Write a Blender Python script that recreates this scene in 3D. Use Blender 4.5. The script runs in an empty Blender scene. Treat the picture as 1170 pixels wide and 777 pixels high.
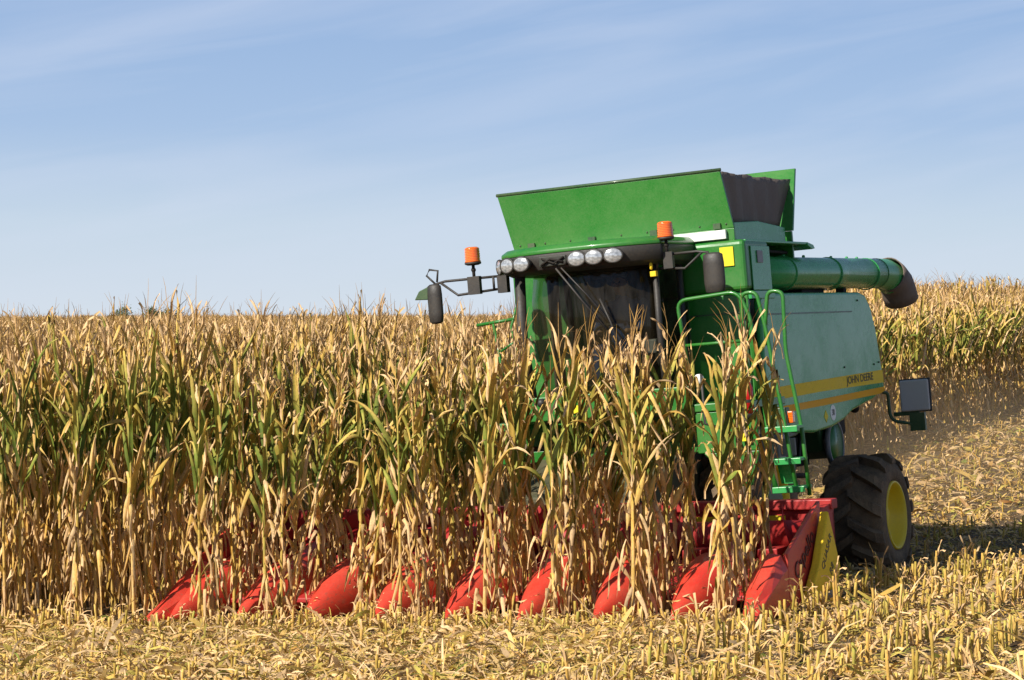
import bpy, math, random
import numpy as np
from mathutils import Vector, Matrix, Euler

scene = bpy.context.scene
COL = scene.collection
R = math.radians

# ------------------------------------------------------------------ camera, sky, sun, exposure
EYE = 2.93
FPX = 2770.0                      # focal length in pixels of an 1170 px wide frame
cam_d = bpy.data.cameras.new('camera')
cam_d.sensor_width = 36.0
cam_d.lens = 36.0 * FPX / 1170.0
cam_d.clip_end = 6000.0
cam = bpy.data.objects.new('camera', cam_d)
cam.location = (0, 0, EYE)
cam.rotation_euler = (R(90) - math.atan(36.5 / FPX), 0, 0)
COL.objects.link(cam)
scene.camera = cam

SUN_EL = 36.0
SUN_AZ = math.atan2(-0.74, -0.67)        # direction of the sun seen from above, measured from +Y towards +X
sd = Vector((math.sin(SUN_AZ) * math.cos(R(SUN_EL)), math.cos(SUN_AZ) * math.cos(R(SUN_EL)), math.sin(R(SUN_EL))))
sun_d = bpy.data.lights.new('sun', 'SUN')
sun_d.energy = 5.0
sun_d.angle = R(0.53)
sun_d.color = (1.0, 0.94, 0.84)
sun = bpy.data.objects.new('sun', sun_d)
sun.rotation_euler = (-sd).to_track_quat('-Z', 'Y').to_euler()
sun.location = (-20, -20, 30)
COL.objects.link(sun)

world = bpy.data.worlds.new('World')
scene.world = world
world.use_nodes = True
wn, wl = world.node_tree.nodes, world.node_tree.links
for n in list(wn): wn.remove(n)
w_out = wn.new('ShaderNodeOutputWorld')
w_bg = wn.new('ShaderNodeBackground'); w_bg.inputs['Strength'].default_value = 0.067
sky = wn.new('ShaderNodeTexSky'); sky.sky_type = 'NISHITA'; sky.sun_disc = False
sky.sun_elevation = R(SUN_EL); sky.sun_rotation = SUN_AZ % (2 * math.pi)
sky.altitude = 300; sky.air_density = 1.0; sky.dust_density = 0.15; sky.ozone_density = 4.0
# thin cirrus: noise stretched over the sky directions
w_tc = wn.new('ShaderNodeTexCoord')
w_map = wn.new('ShaderNodeMapping'); w_map.inputs['Scale'].default_value = (3.0, 2.0, 27)
w_rot = wn.new('ShaderNodeMapping'); w_rot.inputs['Rotation'].default_value = (0, R(11), 0)
w_n = wn.new('ShaderNodeTexNoise'); w_n.inputs['Scale'].default_value = 1.5; w_n.inputs['Detail'].default_value = 7; w_n.inputs['Roughness'].default_value = 0.52; w_n.inputs['Distortion'].default_value = 0.45
w_r = wn.new('ShaderNodeValToRGB'); w_r.color_ramp.elements[0].position = 0.42; w_r.color_ramp.elements[1].position = 0.78
w_r.color_ramp.elements[0].color = (0, 0, 0, 1); w_r.color_ramp.elements[1].color = (0.42, 0.42, 0.42, 1)
w_mix = wn.new('ShaderNodeMixRGB'); w_mix.inputs['Color2'].default_value = (7.8, 8.6, 10.3, 1)
w_hsv = wn.new('ShaderNodeHueSaturation'); w_hsv.inputs['Saturation'].default_value = 1.15
w_hsv.inputs['Value'].default_value = 0.62
wl.new(w_tc.outputs['Generated'], w_rot.inputs['Vector']); wl.new(w_rot.outputs['Vector'], w_map.inputs['Vector']); wl.new(w_map.outputs['Vector'], w_n.inputs['Vector'])
wl.new(w_n.outputs['Fac'], w_r.inputs['Fac']); wl.new(w_r.outputs['Color'], w_mix.inputs['Fac'])
wl.new(sky.outputs['Color'], w_hsv.inputs['Color']); 
w_sx = wn.new('ShaderNodeSeparateXYZ'); wl.new(w_tc.outputs['Generated'], w_sx.inputs[0])
w_el = wn.new('ShaderNodeValToRGB'); ee = w_el.color_ramp.elements       # milky layer that thins out with height
ee[0].position = 0.0; ee[0].color = (0.95, 0.95, 0.95, 1); ee[1].position = 0.6; ee[1].color = (0.1, 0.1, 0.1, 1)
for p_, c_ in ((0.15, 0.88), (0.22, 0.35), (0.40, 0.1)):
    k_ = ee.new(p_); k_.color = (c_, c_, c_, 1)
w_mk = wn.new('ShaderNodeMixRGB'); 
w_hc = wn.new('ShaderNodeValToRGB'); he = w_hc.color_ramp.elements
he[0].position = 0.0; he[0].color = (0.78, 0.88, 1.0, 1); he[1].position = 0.16; he[1].color = (0.33, 0.52, 0.88, 1)
k_ = he.new(0.035); k_.color = (0.68, 0.82, 0.98, 1); k_ = he.new(0.075); k_.color = (0.48, 0.66, 0.95, 1)
w_x10 = wn.new('ShaderNodeVectorMath'); w_x10.operation = 'SCALE'; w_x10.inputs['Scale'].default_value = 10.0
wl.new(w_sx.outputs['Z'], w_hc.inputs['Fac']); wl.new(w_hc.outputs['Color'], w_x10.inputs[0]); wl.new(w_x10.outputs[0], w_mk.inputs['Color2'])
wl.new(w_sx.outputs['Z'], w_el.inputs['Fac']); wl.new(w_el.outputs['Color'], w_mk.inputs['Fac']); wl.new(w_hsv.outputs['Color'], w_mk.inputs['Color1'])
wl.new(w_mk.outputs['Color'], w_mix.inputs['Color1'])
wl.new(w_mix.outputs['Color'], w_bg.inputs['Color']); wl.new(w_bg.outputs['Background'], w_out.inputs['Surface'])

scene.view_settings.view_transform = 'Standard'
scene.view_settings.look = 'None'
scene.view_settings.exposure = 0.36
scene.view_settings.gamma = 1.0
scene.view_settings.use_curve_mapping = False
scene.render.engine = 'CYCLES'
scene.cycles.max_bounces = 8
scene.cycles.diffuse_bounces = 2
scene.cycles.glossy_bounces = 3
scene.cycles.transmission_bounces = 5
scene.cycles.transparent_max_bounces = 8
scene.cycles.volume_bounces = 1

# ------------------------------------------------------------------ materials
def nodes_of(m):
    m.use_nodes = True
    return m.node_tree.nodes, m.node_tree.links, m.node_tree.nodes['Principled BSDF']

def paint(name, col, rough=0.3, coat=0.0, dust=0.25, dust_col=(0.32, 0.24, 0.13), metal=0.0, bump=0.0, var=0.12, scale=2.0, spec=0.5, wear=0.0, wear_col=(0.2, 0.15, 0.1)):
    """a coated or plain solid surface with uneven dirt on it"""
    m = bpy.data.materials.new(name)
    N, L, b = nodes_of(m)
    tc = N.new('ShaderNodeTexCoord')
    n1 = N.new('ShaderNodeTexNoise'); n1.inputs['Scale'].default_value = scale; n1.inputs['Detail'].default_value = 8; n1.inputs['Roughness'].default_value = 0.65
    n2 = N.new('ShaderNodeTexNoise'); n2.inputs['Scale'].default_value = scale * 22; n2.inputs['Detail'].default_value = 4; n2.inputs['Roughness'].default_value = 0.7
    L.new(tc.outputs['Object'], n1.inputs['Vector']); L.new(tc.outputs['Object'], n2.inputs['Vector'])
    r = N.new('ShaderNodeMapRange'); r.inputs['From Min'].default_value = 0.35; r.inputs['From Max'].default_value = 0.75
    r.inputs['To Min'].default_value = 0.0; r.inputs['To Max'].default_value = dust
    mul = N.new('ShaderNodeMath'); mul.operation = 'MULTIPLY_ADD'; mul.inputs[1].default_value = 0.6; 
    L.new(n1.outputs['Fac'], mul.inputs[0])
    mul2 = N.new('ShaderNodeMath'); mul2.operation = 'MULTIPLY'; mul2.inputs[1].default_value = 0.4
    L.new(n2.outputs['Fac'], mul2.inputs[0]); L.new(mul2.outputs[0], mul.inputs[2])
    L.new(mul.outputs[0], r.inputs['Value'])
    hs = N.new('ShaderNodeHueSaturation'); hs.inputs['Color'].default_value = (*col, 1)
    vr = N.new('ShaderNodeMapRange'); vr.inputs['To Min'].default_value = 1 - var; vr.inputs['To Max'].default_value = 1 + var
    L.new(n1.outputs['Fac'], vr.inputs['Value']); L.new(vr.outputs[0], hs.inputs['Value'])
    mx = N.new('ShaderNodeMixRGB'); mx.inputs['Color2'].default_value = (*dust_col, 1)
    L.new(r.outputs[0], mx.inputs['Fac']); L.new(hs.outputs['Color'], mx.inputs['Color1'])
    L.new(mx.outputs['Color'], b.inputs['Base Color'])
    rr = N.new('ShaderNodeMapRange'); rr.inputs['To Min'].default_value = rough; rr.inputs['To Max'].default_value = min(1, rough + 0.35)
    rr.inputs['From Max'].default_value = max(dust, 0.05)
    L.new(r.outputs[0], rr.inputs['Value']); L.new(rr.outputs[0], b.inputs['Roughness'])
    b.inputs['Metallic'].default_value = metal
    b.inputs['Coat Weight'].default_value = coat
    b.inputs['Coat Roughness'].default_value = 0.12
    b.inputs['Specular IOR Level'].default_value = spec
    if wear:
        n5 = N.new('ShaderNodeTexNoise'); n5.inputs['Scale'].default_value = 14; n5.inputs['Detail'].default_value = 9; n5.inputs['Roughness'].default_value = 0.8; n5.inputs['Distortion'].default_value = 2.5
        mp5 = N.new('ShaderNodeMapping'); mp5.inputs['Scale'].default_value = (1, 0.35, 1); L.new(tc.outputs['Object'], mp5.inputs['Vector']); L.new(mp5.outputs['Vector'], n5.inputs['Vector'])
        r5 = N.new('ShaderNodeMapRange'); r5.inputs['From Min'].default_value = 0.545; r5.inputs['From Max'].default_value = 0.60; r5.inputs['To Max'].default_value = wear; L.new(n5.outputs['Fac'], r5.inputs['Value'])
        m5 = N.new('ShaderNodeMixRGB'); m5.inputs['Color2'].default_value = (*wear_col, 1); L.new(r5.outputs[0], m5.inputs['Fac']); L.new(mx.outputs['Color'], m5.inputs['Color1'])
        L.new(m5.outputs['Color'], b.inputs['Base Color'])
    if bump:
        bp = N.new('ShaderNodeBump'); bp.inputs['Strength'].default_value = bump; bp.inputs['Distance'].default_value = 0.01
        L.new(n2.outputs['Fac'], bp.inputs['Height']); L.new(bp.outputs['Normal'], b.inputs['Normal'])
    return m

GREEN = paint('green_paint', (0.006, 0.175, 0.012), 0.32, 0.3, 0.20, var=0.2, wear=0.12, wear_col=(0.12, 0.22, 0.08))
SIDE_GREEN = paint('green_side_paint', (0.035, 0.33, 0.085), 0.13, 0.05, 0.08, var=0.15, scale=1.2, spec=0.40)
DKGREEN = paint('dark_green_paint', (0.01, 0.07, 0.018), 0.4, 0.2, 0.3)
YELLOW = paint('yellow_paint', (0.97, 0.66, 0.03), 0.5, 0.0, 0.12, spec=0.2, wear=0.3, wear_col=(0.4, 0.25, 0.03))
ORANGE = paint('deep_yellow_paint', (0.95, 0.45, 0.01), 0.5, 0.0, 0.05, spec=0.2)
STICKER = paint('yellow_sticker', (0.85, 0.68, 0.01), 0.5, 0, 0.08)
RED = paint('red_paint', (0.64, 0.032, 0.018), 0.36, 0.15, 0.3, dust_col=(0.45, 0.22, 0.12), bump=0.2, wear=0.5, wear_col=(0.25, 0.08, 0.05))
DKRED = paint('shaded_red_paint', (0.40, 0.010, 0.012), 0.45, 0.0, 0.3, dust_col=(0.3, 0.12, 0.07))  # darker copy of the red, shade behind the snouts mixed into the colour
BLACK = paint('black_plastic', (0.018, 0.018, 0.02), 0.42, 0, 0.16, bump=0.2)
DARK = paint('dark_metal', (0.018, 0.018, 0.017), 0.6, 0, 0.3, dust_col=(0.09, 0.06, 0.035), spec=0.2)
CANVAS = paint('dark_rubber_sheet', (0.17, 0.13, 0.105), 0.6, 0, 0.3, dust_col=(0.16, 0.11, 0.07), bump=0.3)
WHITE = paint('white_panel_paint', (0.8, 0.8, 0.76), 0.4, 0.2, 0.06)
GREY = paint('grey_plastic', (0.30, 0.30, 0.31), 0.5, 0, 0.25)
STEEL = paint('galvanised_steel', (0.45, 0.46, 0.46), 0.4, 0, 0.3, metal=0.8)
RUBBER = paint('muddy_tyre_rubber', (0.06, 0.044, 0.032), 0.9, 0, 1.0, dust_col=(0.36, 0.24, 0.13), bump=0.6, scale=4)
RIMY = paint('yellow_rim_paint', (0.92, 0.66, 0.012), 0.4, 0.1, 0.35)
SEATC = paint('seat_fabric', (0.22, 0.20, 0.17), 0.8, 0, 0.2)
SKYBLUE = paint('blue_grey_cloth', (0.10, 0.16, 0.26), 0.8, 0, 0.1)
EXTRED = paint('extinguisher_red', (0.6, 0.01, 0.01), 0.25, 0.5, 0.05)
TEXTB = paint('dark_lettering', (0.02, 0.025, 0.02), 0.5, 0, 0.1)

FEEDER = paint('shaded_dusty_feeder_paint', (0.035, 0.05, 0.02), 0.6, 0, 0.9, dust_col=(0.17, 0.12, 0.065), bump=0.3, scale=3)  # dusty paint, its colour darkened to hold the shade under the cab
def glass_mat(name, tint, rough, alpha):
    m = bpy.data.materials.new(name)
    N, L, b = nodes_of(m)
    out = N['Material Output']
    tr = N.new('ShaderNodeBsdfTransparent'); tr.inputs['Color'].default_value = (*tint, 1)
    n = N.new('ShaderNodeTexNoise'); n.inputs['Scale'].default_value = 1.6; n.inputs['Detail'].default_value = 9; n.inputs['Distortion'].default_value = 0.8; n.inputs['Roughness'].default_value = 0.65  # streaked brown film that paints the corn's reflections onto the pane
    r = N.new('ShaderNodeMapRange'); r.inputs['From Min'].default_value = 0.35; r.inputs['From Max'].default_value = 0.68; r.inputs['To Min'].default_value = alpha * 0.25; r.inputs['To Max'].default_value = alpha * 2.0
    tc = N.new('ShaderNodeTexCoord'); mp = N.new('ShaderNodeMapping'); mp.inputs['Scale'].default_value = (5, 1, 0.9); L.new(tc.outputs['Object'], mp.inputs['Vector']); L.new(mp.outputs['Vector'], n.inputs['Vector']); L.new(n.outputs['Fac'], r.inputs['Value'])
    b.inputs['Base Color'].default_value = (0.055, 0.042, 0.022, 1); b.inputs['Roughness'].default_value = rough
    b.inputs['Coat Weight'].default_value = 1.0; b.inputs['Coat Roughness'].default_value = 0.03
    mx = N.new('ShaderNodeMixShader'); L.new(r.outputs[0], mx.inputs['Fac'])
    L.new(tr.outputs[0], mx.inputs[1]); L.new(b.outputs[0], mx.inputs[2]); L.new(mx.outputs[0], out.inputs['Surface'])
    return m
INNER = paint('cab_lining', (0.045, 0.036, 0.028), 0.7, 0, 0.3)
LETRED = paint('dark_red_lettering', (0.10, 0.008, 0.01), 0.5, 0, 0.1)
LETGREY = paint('worn_grey_lettering', (0.10, 0.085, 0.04), 0.5, 0, 0.4)
GLASS = glass_mat('reflection_streaked_glass', (0.50, 0.52, 0.46), 0.12, 0.24)

def lamp_mat():
    m = bpy.data.materials.new('lamp_lens')
    N, L, b = nodes_of(m)
    v = N.new('ShaderNodeTexVoronoi'); v.inputs['Scale'].default_value = 40
    tc = N.new('ShaderNodeTexCoord'); L.new(tc.outputs['Object'], v.inputs['Vector'])
    cr = N.new('ShaderNodeValToRGB'); cr.color_ramp.elements[0].color = (0.8, 0.81, 0.81, 1); cr.color_ramp.elements[1].color = (0.3, 0.31, 0.31, 1)
    L.new(v.outputs['Distance'], cr.inputs['Fac']); L.new(cr.outputs['Color'], b.inputs['Base Color'])
    b.inputs['Roughness'].default_value = 0.18; b.inputs['Metallic'].default_value = 0.45
    b.inputs['Coat Weight'].default_value = 1
    return m
LENS = lamp_mat()
def amber_mat():
    m = bpy.data.materials.new('amber_beacon_plastic')
    N, L, b = nodes_of(m)
    w = N.new('ShaderNodeTexWave'); w.bands_direction = 'Z'; w.inputs['Scale'].default_value = 18
    tc = N.new('ShaderNodeTexCoord'); L.new(tc.outputs['Object'], w.inputs['Vector'])
    cr = N.new('ShaderNodeValToRGB'); cr.color_ramp.elements[0].color = (0.75, 0.09, 0.006, 1); cr.color_ramp.elements[1].color = (0.95, 0.22, 0.015, 1)
    L.new(w.outputs['Fac'], cr.inputs['Fac']); L.new(cr.outputs['Color'], b.inputs['Base Color'])
    b.inputs['Roughness'].default_value = 0.15; b.inputs['Subsurface Weight'].default_value = 0.3
    b.inputs['Subsurface Radius'].default_value = (0.05, 0.02, 0.01); b.inputs['Coat Weight'].default_value = 0.8
    return m
AMBER = amber_mat()

def leaf_mat(name, translucent=True):
    """corn tissue: attribute tint = (dryness, tone, brownness)"""
    m = bpy.data.materials.new(name)
    N, L, b = nodes_of(m)
    out = N['Material Output']
    at = N.new('ShaderNodeAttribute'); at.attribute_name = 'tint'
    sep = N.new('ShaderNodeSeparateColor'); L.new(at.outputs['Color'], sep.inputs['Color'])
    oi = N.new('ShaderNodeObjectInfo')
    tc = N.new('ShaderNodeTexCoord')
    nz = N.new('ShaderNodeTexNoise'); nz.inputs['Scale'].default_value = 9; nz.inputs['Detail'].default_value = 5; nz.inputs['Roughness'].default_value = 0.7
    L.new(tc.outputs['Object'], nz.inputs['Vector'])
    # dryness + noise + plant-to-plant variation
    a1 = N.new('ShaderNodeMath'); a1.operation = 'MULTIPLY_ADD'; a1.inputs[1].default_value = 0.55; L.new(nz.outputs['Fac'], a1.inputs[0]); L.new(sep.outputs[0], a1.inputs[2])
    a2 = N.new('ShaderNodeMath'); a2.operation = 'MULTIPLY_ADD'; a2.inputs[1].default_value = 0.30; L.new(oi.outputs['Random'], a2.inputs[0]); L.new(a1.outputs[0], a2.inputs[2])
    a3 = N.new('ShaderNodeMath'); a3.operation = 'SUBTRACT'; a3.inputs[1].default_value = 0.42; L.new(a2.outputs[0], a3.inputs[0])
    cr = N.new('ShaderNodeValToRGB')
    e = cr.color_ramp.elements
    e[0].position = 0.0; e[0].color = (0.085, 0.125, 0.022, 1)
    e[1].position = 1.0; e[1].color = (0.78, 0.54, 0.29, 1)
    for p, c in ((0.24, (0.175, 0.225, 0.035)), (0.44, (0.40, 0.36, 0.075)), (0.68, (0.70, 0.46, 0.12))):
        k = e.new(p); k.color = (*c, 1)
    L.new(a3.outputs[0], cr.inputs['Fac'])
    br = N.new('ShaderNodeMixRGB'); br.inputs['Color2'].default_value = (0.46, 0.185, 0.02, 1)
    L.new(sep.outputs[2], br.inputs['Fac']); L.new(cr.outputs['Color'], br.inputs['Color1'])
    n3 = N.new('ShaderNodeTexNoise'); n3.inputs['Scale'].default_value = 55; n3.inputs['Detail'].default_value = 3; L.new(tc.outputs['Object'], n3.inputs['Vector'])
    sp = N.new('ShaderNodeMapRange'); sp.inputs['From Min'].default_value = 0.52; sp.inputs['From Max'].default_value = 0.70; sp.inputs['To Max'].default_value = 0.42
    L.new(n3.outputs['Fac'], sp.inputs['Value'])
    bs = N.new('ShaderNodeMixRGB'); bs.inputs['Color2'].default_value = (0.26, 0.13, 0.04, 1); L.new(sp.outputs[0], bs.inputs['Fac']); L.new(br.outputs['Color'], bs.inputs['Color1'])
    hs = N.new('ShaderNodeHueSaturation'); L.new(bs.outputs['Color'], hs.inputs['Color'])
    mr = N.new('ShaderNodeMapRange'); mr.inputs['To Min'].default_value = 0.40; mr.inputs['To Max'].default_value = 1.22
    L.new(sep.outputs[1], mr.inputs['Value']); L.new(mr.outputs[0], hs.inputs['Value'])
    L.new(hs.outputs['Color'], b.inputs['Base Color'])
    b.inputs['Roughness'].default_value = 0.75; b.inputs['Specular IOR Level'].default_value = 0.18
    if translucent:
        t = N.new('ShaderNodeBsdfTranslucent'); L.new(hs.outputs['Color'], t.inputs['Color'])
        mx = N.new('ShaderNodeMixShader'); mx.inputs['Fac'].default_value = 0.13
        L.new(b.outputs[0], mx.inputs[1]); L.new(t.outputs[0], mx.inputs[2]); L.new(mx.outputs[0], out.inputs['Surface'])
    return m
LEAF = leaf_mat('corn_leaf_tissue')
STALKM = leaf_mat('corn_stalk_rind', False)

def ground_mat():
    m = bpy.data.materials.new('stubble_soil')
    N, L, b = nodes_of(m)
    tc = N.new('ShaderNodeTexCoord')
    n1 = N.new('ShaderNodeTexNoise'); n1.inputs['Scale'].default_value = 0.8; n1.inputs['Detail'].default_value = 8
    n2 = N.new('ShaderNodeTexNoise'); n2.inputs['Scale'].default_value = 28; n2.inputs['Detail'].default_value = 8; n2.inputs['Roughness'].default_value = 0.75
    v = N.new('ShaderNodeTexVoronoi'); v.inputs['Scale'].default_value = 34
    for n in (n1, n2, v): L.new(tc.outputs['Object'], n.inputs['Vector'])
    cr = N.new('ShaderNodeValToRGB'); e = cr.color_ramp.elements
    e[0].position = 0.36; e[0].color = (0.06, 0.036, 0.018, 1); e[1].position = 0.70; e[1].color = (0.33, 0.23, 0.10, 1)
    k = e.new(0.5); k.color = (0.15, 0.095, 0.045, 1)
    L.new(n2.outputs['Fac'], cr.inputs['Fac'])
    hs = N.new('ShaderNodeHueSaturation'); mr = N.new('ShaderNodeMapRange'); mr.inputs['To Min'].default_value = 0.7; mr.inputs['To Max'].default_value = 1.3
    L.new(n1.outputs['Fac'], mr.inputs['Value']); L.new(mr.outputs[0], hs.inputs['Value']); L.new(cr.outputs['Color'], hs.inputs['Color'])
    L.new(hs.outputs['Color'], b.inputs['Base Color']); b.inputs['Roughness'].default_value = 0.95
    bp = N.new('ShaderNodeBump'); bp.inputs['Strength'].default_value = 0.9; bp.inputs['Distance'].default_value = 0.04
    L.new(n2.outputs['Fac'], bp.inputs['Height']); L.new(bp.outputs['Normal'], b.inputs['Normal'])
    return m
SOIL = ground_mat()

# ------------------------------------------------------------------ object helpers
def tag(o, label=None, cat=None, group=None, kind=None):
    if label: o['label'] = label
    if cat: o['category'] = cat
    if group: o['group'] = group
    if kind: o['kind'] = kind
    return o

class MB:
    """collects shapes and links them as one mesh object"""
    def __init__(s): s.v = []; s.f = []; s.m = []; s.sm = []; s.cur = 0; s.smooth = False
    def add(s, vs, fs):
        k = len(s.v); s.v += [tuple(v) for v in vs]
        for f in fs:
            s.f.append(tuple(i + k for i in f)); s.m.append(s.cur); s.sm.append(s.smooth)
    def box(s, lo, hi):
        (a, b, c), (d, e, f) = lo, hi
        s.add([(a,b,c),(d,b,c),(d,e,c),(a,e,c),(a,b,f),(d,b,f),(d,e,f),(a,e,f)],
              [(0,3,2,1),(4,5,6,7),(0,1,5,4),(1,2,6,5),(2,3,7,6),(3,0,4,7)])
        return s
    def hexa(s, p):      # eight corners: bottom loop then top loop
        s.add(p, [(0,3,2,1),(4,5,6,7),(0,1,5,4),(1,2,6,5),(2,3,7,6),(3,0,4,7)]); return s
    def prism(s, poly, axis, a, b):
        """poly of 2-D points extruded from a to b along axis x, y or z"""
        n = len(poly)
        def P(p, t):
            return (t, p[0], p[1]) if axis == 'x' else ((p[0], t, p[1]) if axis == 'y' else (p[0], p[1], t))
        vs = [P(p, a) for p in poly] + [P(p, b) for p in poly]
        fs = [tuple(range(n))[::-1], tuple(range(n, 2*n))] + [(i, (i+1) % n, n + (i+1) % n, n + i) for i in range(n)]
        s.add(vs, fs); return s
    def tube(s, path, r, n=10, cap=True):
        path = [Vector(p) for p in path]; rs = r if isinstance(r, (list, tuple)) else [r] * len(path)
        vs = []; up = None
        for i, p in enumerate(path):
            t = ((path[min(i+1, len(path)-1)] - path[max(i-1, 0)])).normalized()
            if up is None:
                up = Vector((0,0,1)) if abs(t.z) < 0.9 else Vector((1,0,0))
            up = (up - t * up.dot(t)).normalized(); q = t.cross(up)
            for k in range(n):
                a = 2*math.pi*k/n
                vs.append(p + (up*math.cos(a) + q*math.sin(a)) * rs[i])
        fs = []
        for i in range(len(path)-1):
            for k in range(n):
                a, b = i*n+k, i*n+(k+1) % n
                fs.append((a, b, b+n, a+n))
        if cap:
            fs.append(tuple(range(n))[::-1]); fs.append(tuple(range((len(path)-1)*n, len(path)*n)))
        o = s.smooth; s.smooth = True; s.add(vs, fs); s.smooth = o; return s
    def lathe(s, prof, c, axis='x', n=48, closed=False):
        """prof: (along axis, radius)"""
        vs = []
        for (a, r) in prof:
            for k in range(n):
                t = 2*math.pi*k/n; u, w = r*math.cos(t), r*math.sin(t)
                vs.append({'x': (c[0]+a, c[1]+u, c[2]+w), 'y': (c[0]+u, c[1]+a, c[2]+w), 'z': (c[0]+u, c[1]+w, c[2]+a)}[axis])
        fs = []; m = len(prof)
        for i in range(m if closed else m-1):
            j = (i+1) % m
            for k in range(n):
                a, b = i*n+k, i*n+(k+1) % n
                fs.append((a, b, j*n+(k+1) % n, j*n+k))
        o = s.smooth; s.smooth = True; s.add(vs, fs); s.smooth = o; return s
    def rings(s, rings, cap=True):
        n = len(rings[0]); vs = [p for r in rings for p in r]; fs = []
        for i in range(len(rings)-1):
            for k in range(n):
                a, b = i*n+k, i*n+(k+1) % n
                fs.append((a, b, b+n, a+n))
        if cap: fs += [tuple(range(n))[::-1], tuple(range((len(rings)-1)*n, len(rings)*n))]
        s.add(vs, fs); return s
    def ball(s, c, r, nu=14, nv=9):
        r = r if isinstance(r, (tuple, list)) else (r, r, r)
        rg = []
        for j in range(1, nv):
            t = math.pi*j/nv
            rg.append([(c[0]+r[0]*math.sin(t)*math.cos(2*math.pi*k/nu), c[1]+r[1]*math.sin(t)*math.sin(2*math.pi*k/nu), c[2]-r[2]*math.cos(t)) for k in range(nu)])
        o = s.smooth; s.smooth = True; s.rings(rg); s.smooth = o; return s
    def build(s, name, mats, parent=None, bevel=0.0, seg=2, auto=True):
        mats = mats if isinstance(mats, (list, tuple)) else [mats]
        me = bpy.data.meshes.new(name); me.from_pydata(s.v, [], s.f); 
        for m in mats: me.materials.append(m)
        me.polygons.foreach_set('material_index', s.m); me.polygons.foreach_set('use_smooth', s.sm)
        import bmesh
        bm = bmesh.new(); bm.from_mesh(me); bmesh.ops.recalc_face_normals(bm, faces=bm.faces); bm.to_mesh(me); bm.free()
        me.update()
        o = bpy.data.objects.new(name, me); COL.objects.link(o); o.parent = parent
        if bevel:
            b = o.modifiers.new('bevel', 'BEVEL'); b.width = bevel; b.segments = seg; b.limit_method = 'ANGLE'; b.angle_limit = R(35)
        return o

def empty(name, parent=None):
    o = bpy.data.objects.new(name, None); COL.objects.link(o); o.parent = parent; o.empty_display_size = 0.3
    return o

def lettering(txt, size, mat, parent, loc, rot, name='lettering', extrude=0.002, align='CENTER', sx=1.0):
    c = bpy.data.curves.new(name, 'FONT'); c.body = txt; c.size = size; c.extrude = extrude; c.align_x = align; c.align_y = 'CENTER'
    c.offset = size * 0.006
    c.materials.append(mat)
    tmp = bpy.data.objects.new(name, c); COL.objects.link(tmp)
    me = bpy.data.meshes.new_from_object(tmp.evaluated_get(bpy.context.evaluated_depsgraph_get()))
    bpy.data.objects.remove(tmp); me.name = name
    if not me.materials: me.materials.append(mat)
    o = bpy.data.objects.new(name, me); COL.objects.link(o); o.parent = parent; o.location = loc; o.rotation_euler = rot; o.scale = (sx, 1, 1)
    return o

# ------------------------------------------------------------------ the lie of the land
PSI = R(25.5)
HO = (-0.585, 22.5)                          # foot of the header's middle
cP, sP = math.cos(PSI), math.sin(PSI)
def to_world(u, v): return HO[0] + u*cP + v*sP, HO[1] - u*sP + v*cP
def to_rows(x, y):
    dx, dy = x - HO[0], y - HO[1]
    return dx*cP - dy*sP, dx*sP + dy*cP
def sst(x, a, b):
    t = np.clip((x-a)/(b-a), 0, 1); return t*t*(3-2*t)
def ground(x, y):
    x = np.asarray(x, float); y = np.asarray(y, float)
    dx, dy = x - HO[0], y - HO[1]
    u, v = dx*cP - dy*sP, dx*sP + dy*cP
    g = -2.93 + 0.055*np.clip(u, -7, 7) * (1 - 0.65*sst(v, 2, 9)) - 0.15*sst(v, 2, 7)*sst(u, -6, -2)
    g = g + np.minimum(np.maximum(y-27, 0)*0.030, 1.0) * sst(x, 0, 9)
    g = g - 0.10*sst(y, 29, 60)*(1-sst(x, 0, 9))
    g = g - 0.03*np.maximum(y-230, 0)
    return g + EYE

xs = np.concatenate([np.linspace(-900, -60, 15), np.linspace(-55, -16, 14), np.linspace(-15, 20, 141), np.linspace(21, 60, 14), np.linspace(70, 900, 15)])
ys = np.concatenate([np.linspace(-60, 12, 13), np.linspace(13, 60, 189), np.linspace(61, 120, 40), np.linspace(125, 400, 40), np.linspace(450, 3000, 20)])
X, Y = np.meshgrid(xs, ys)
rng = np.random.default_rng(4)
Z = ground(X, Y)
near = (np.abs(X) < 22) & (Y > 12) & (Y < 62)
Z = Z + near * (0.012*np.sin(X*5.1+Y*2.3) + 0.012*np.sin(Y*6.7-X*3.1) + rng.normal(0, 0.010, X.shape))
nx, ny = len(xs), len(ys)
gv = np.stack([X.ravel(), Y.ravel(), Z.ravel()], 1)
ii = (np.arange(ny-1)[:, None]*nx + np.arange(nx-1)[None, :]).ravel()
gf = np.stack([ii, ii+1, ii+nx+1, ii+nx], 1)
me = bpy.data.meshes.new('ground'); me.from_pydata(gv.tolist(), [], gf.tolist()); me.materials.append(SOIL)
me.polygons.foreach_set('use_smooth', [True]*len(gf))
go = bpy.data.objects.new('ground', me); COL.objects.link(go); go['kind'] = 'structure'

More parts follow.
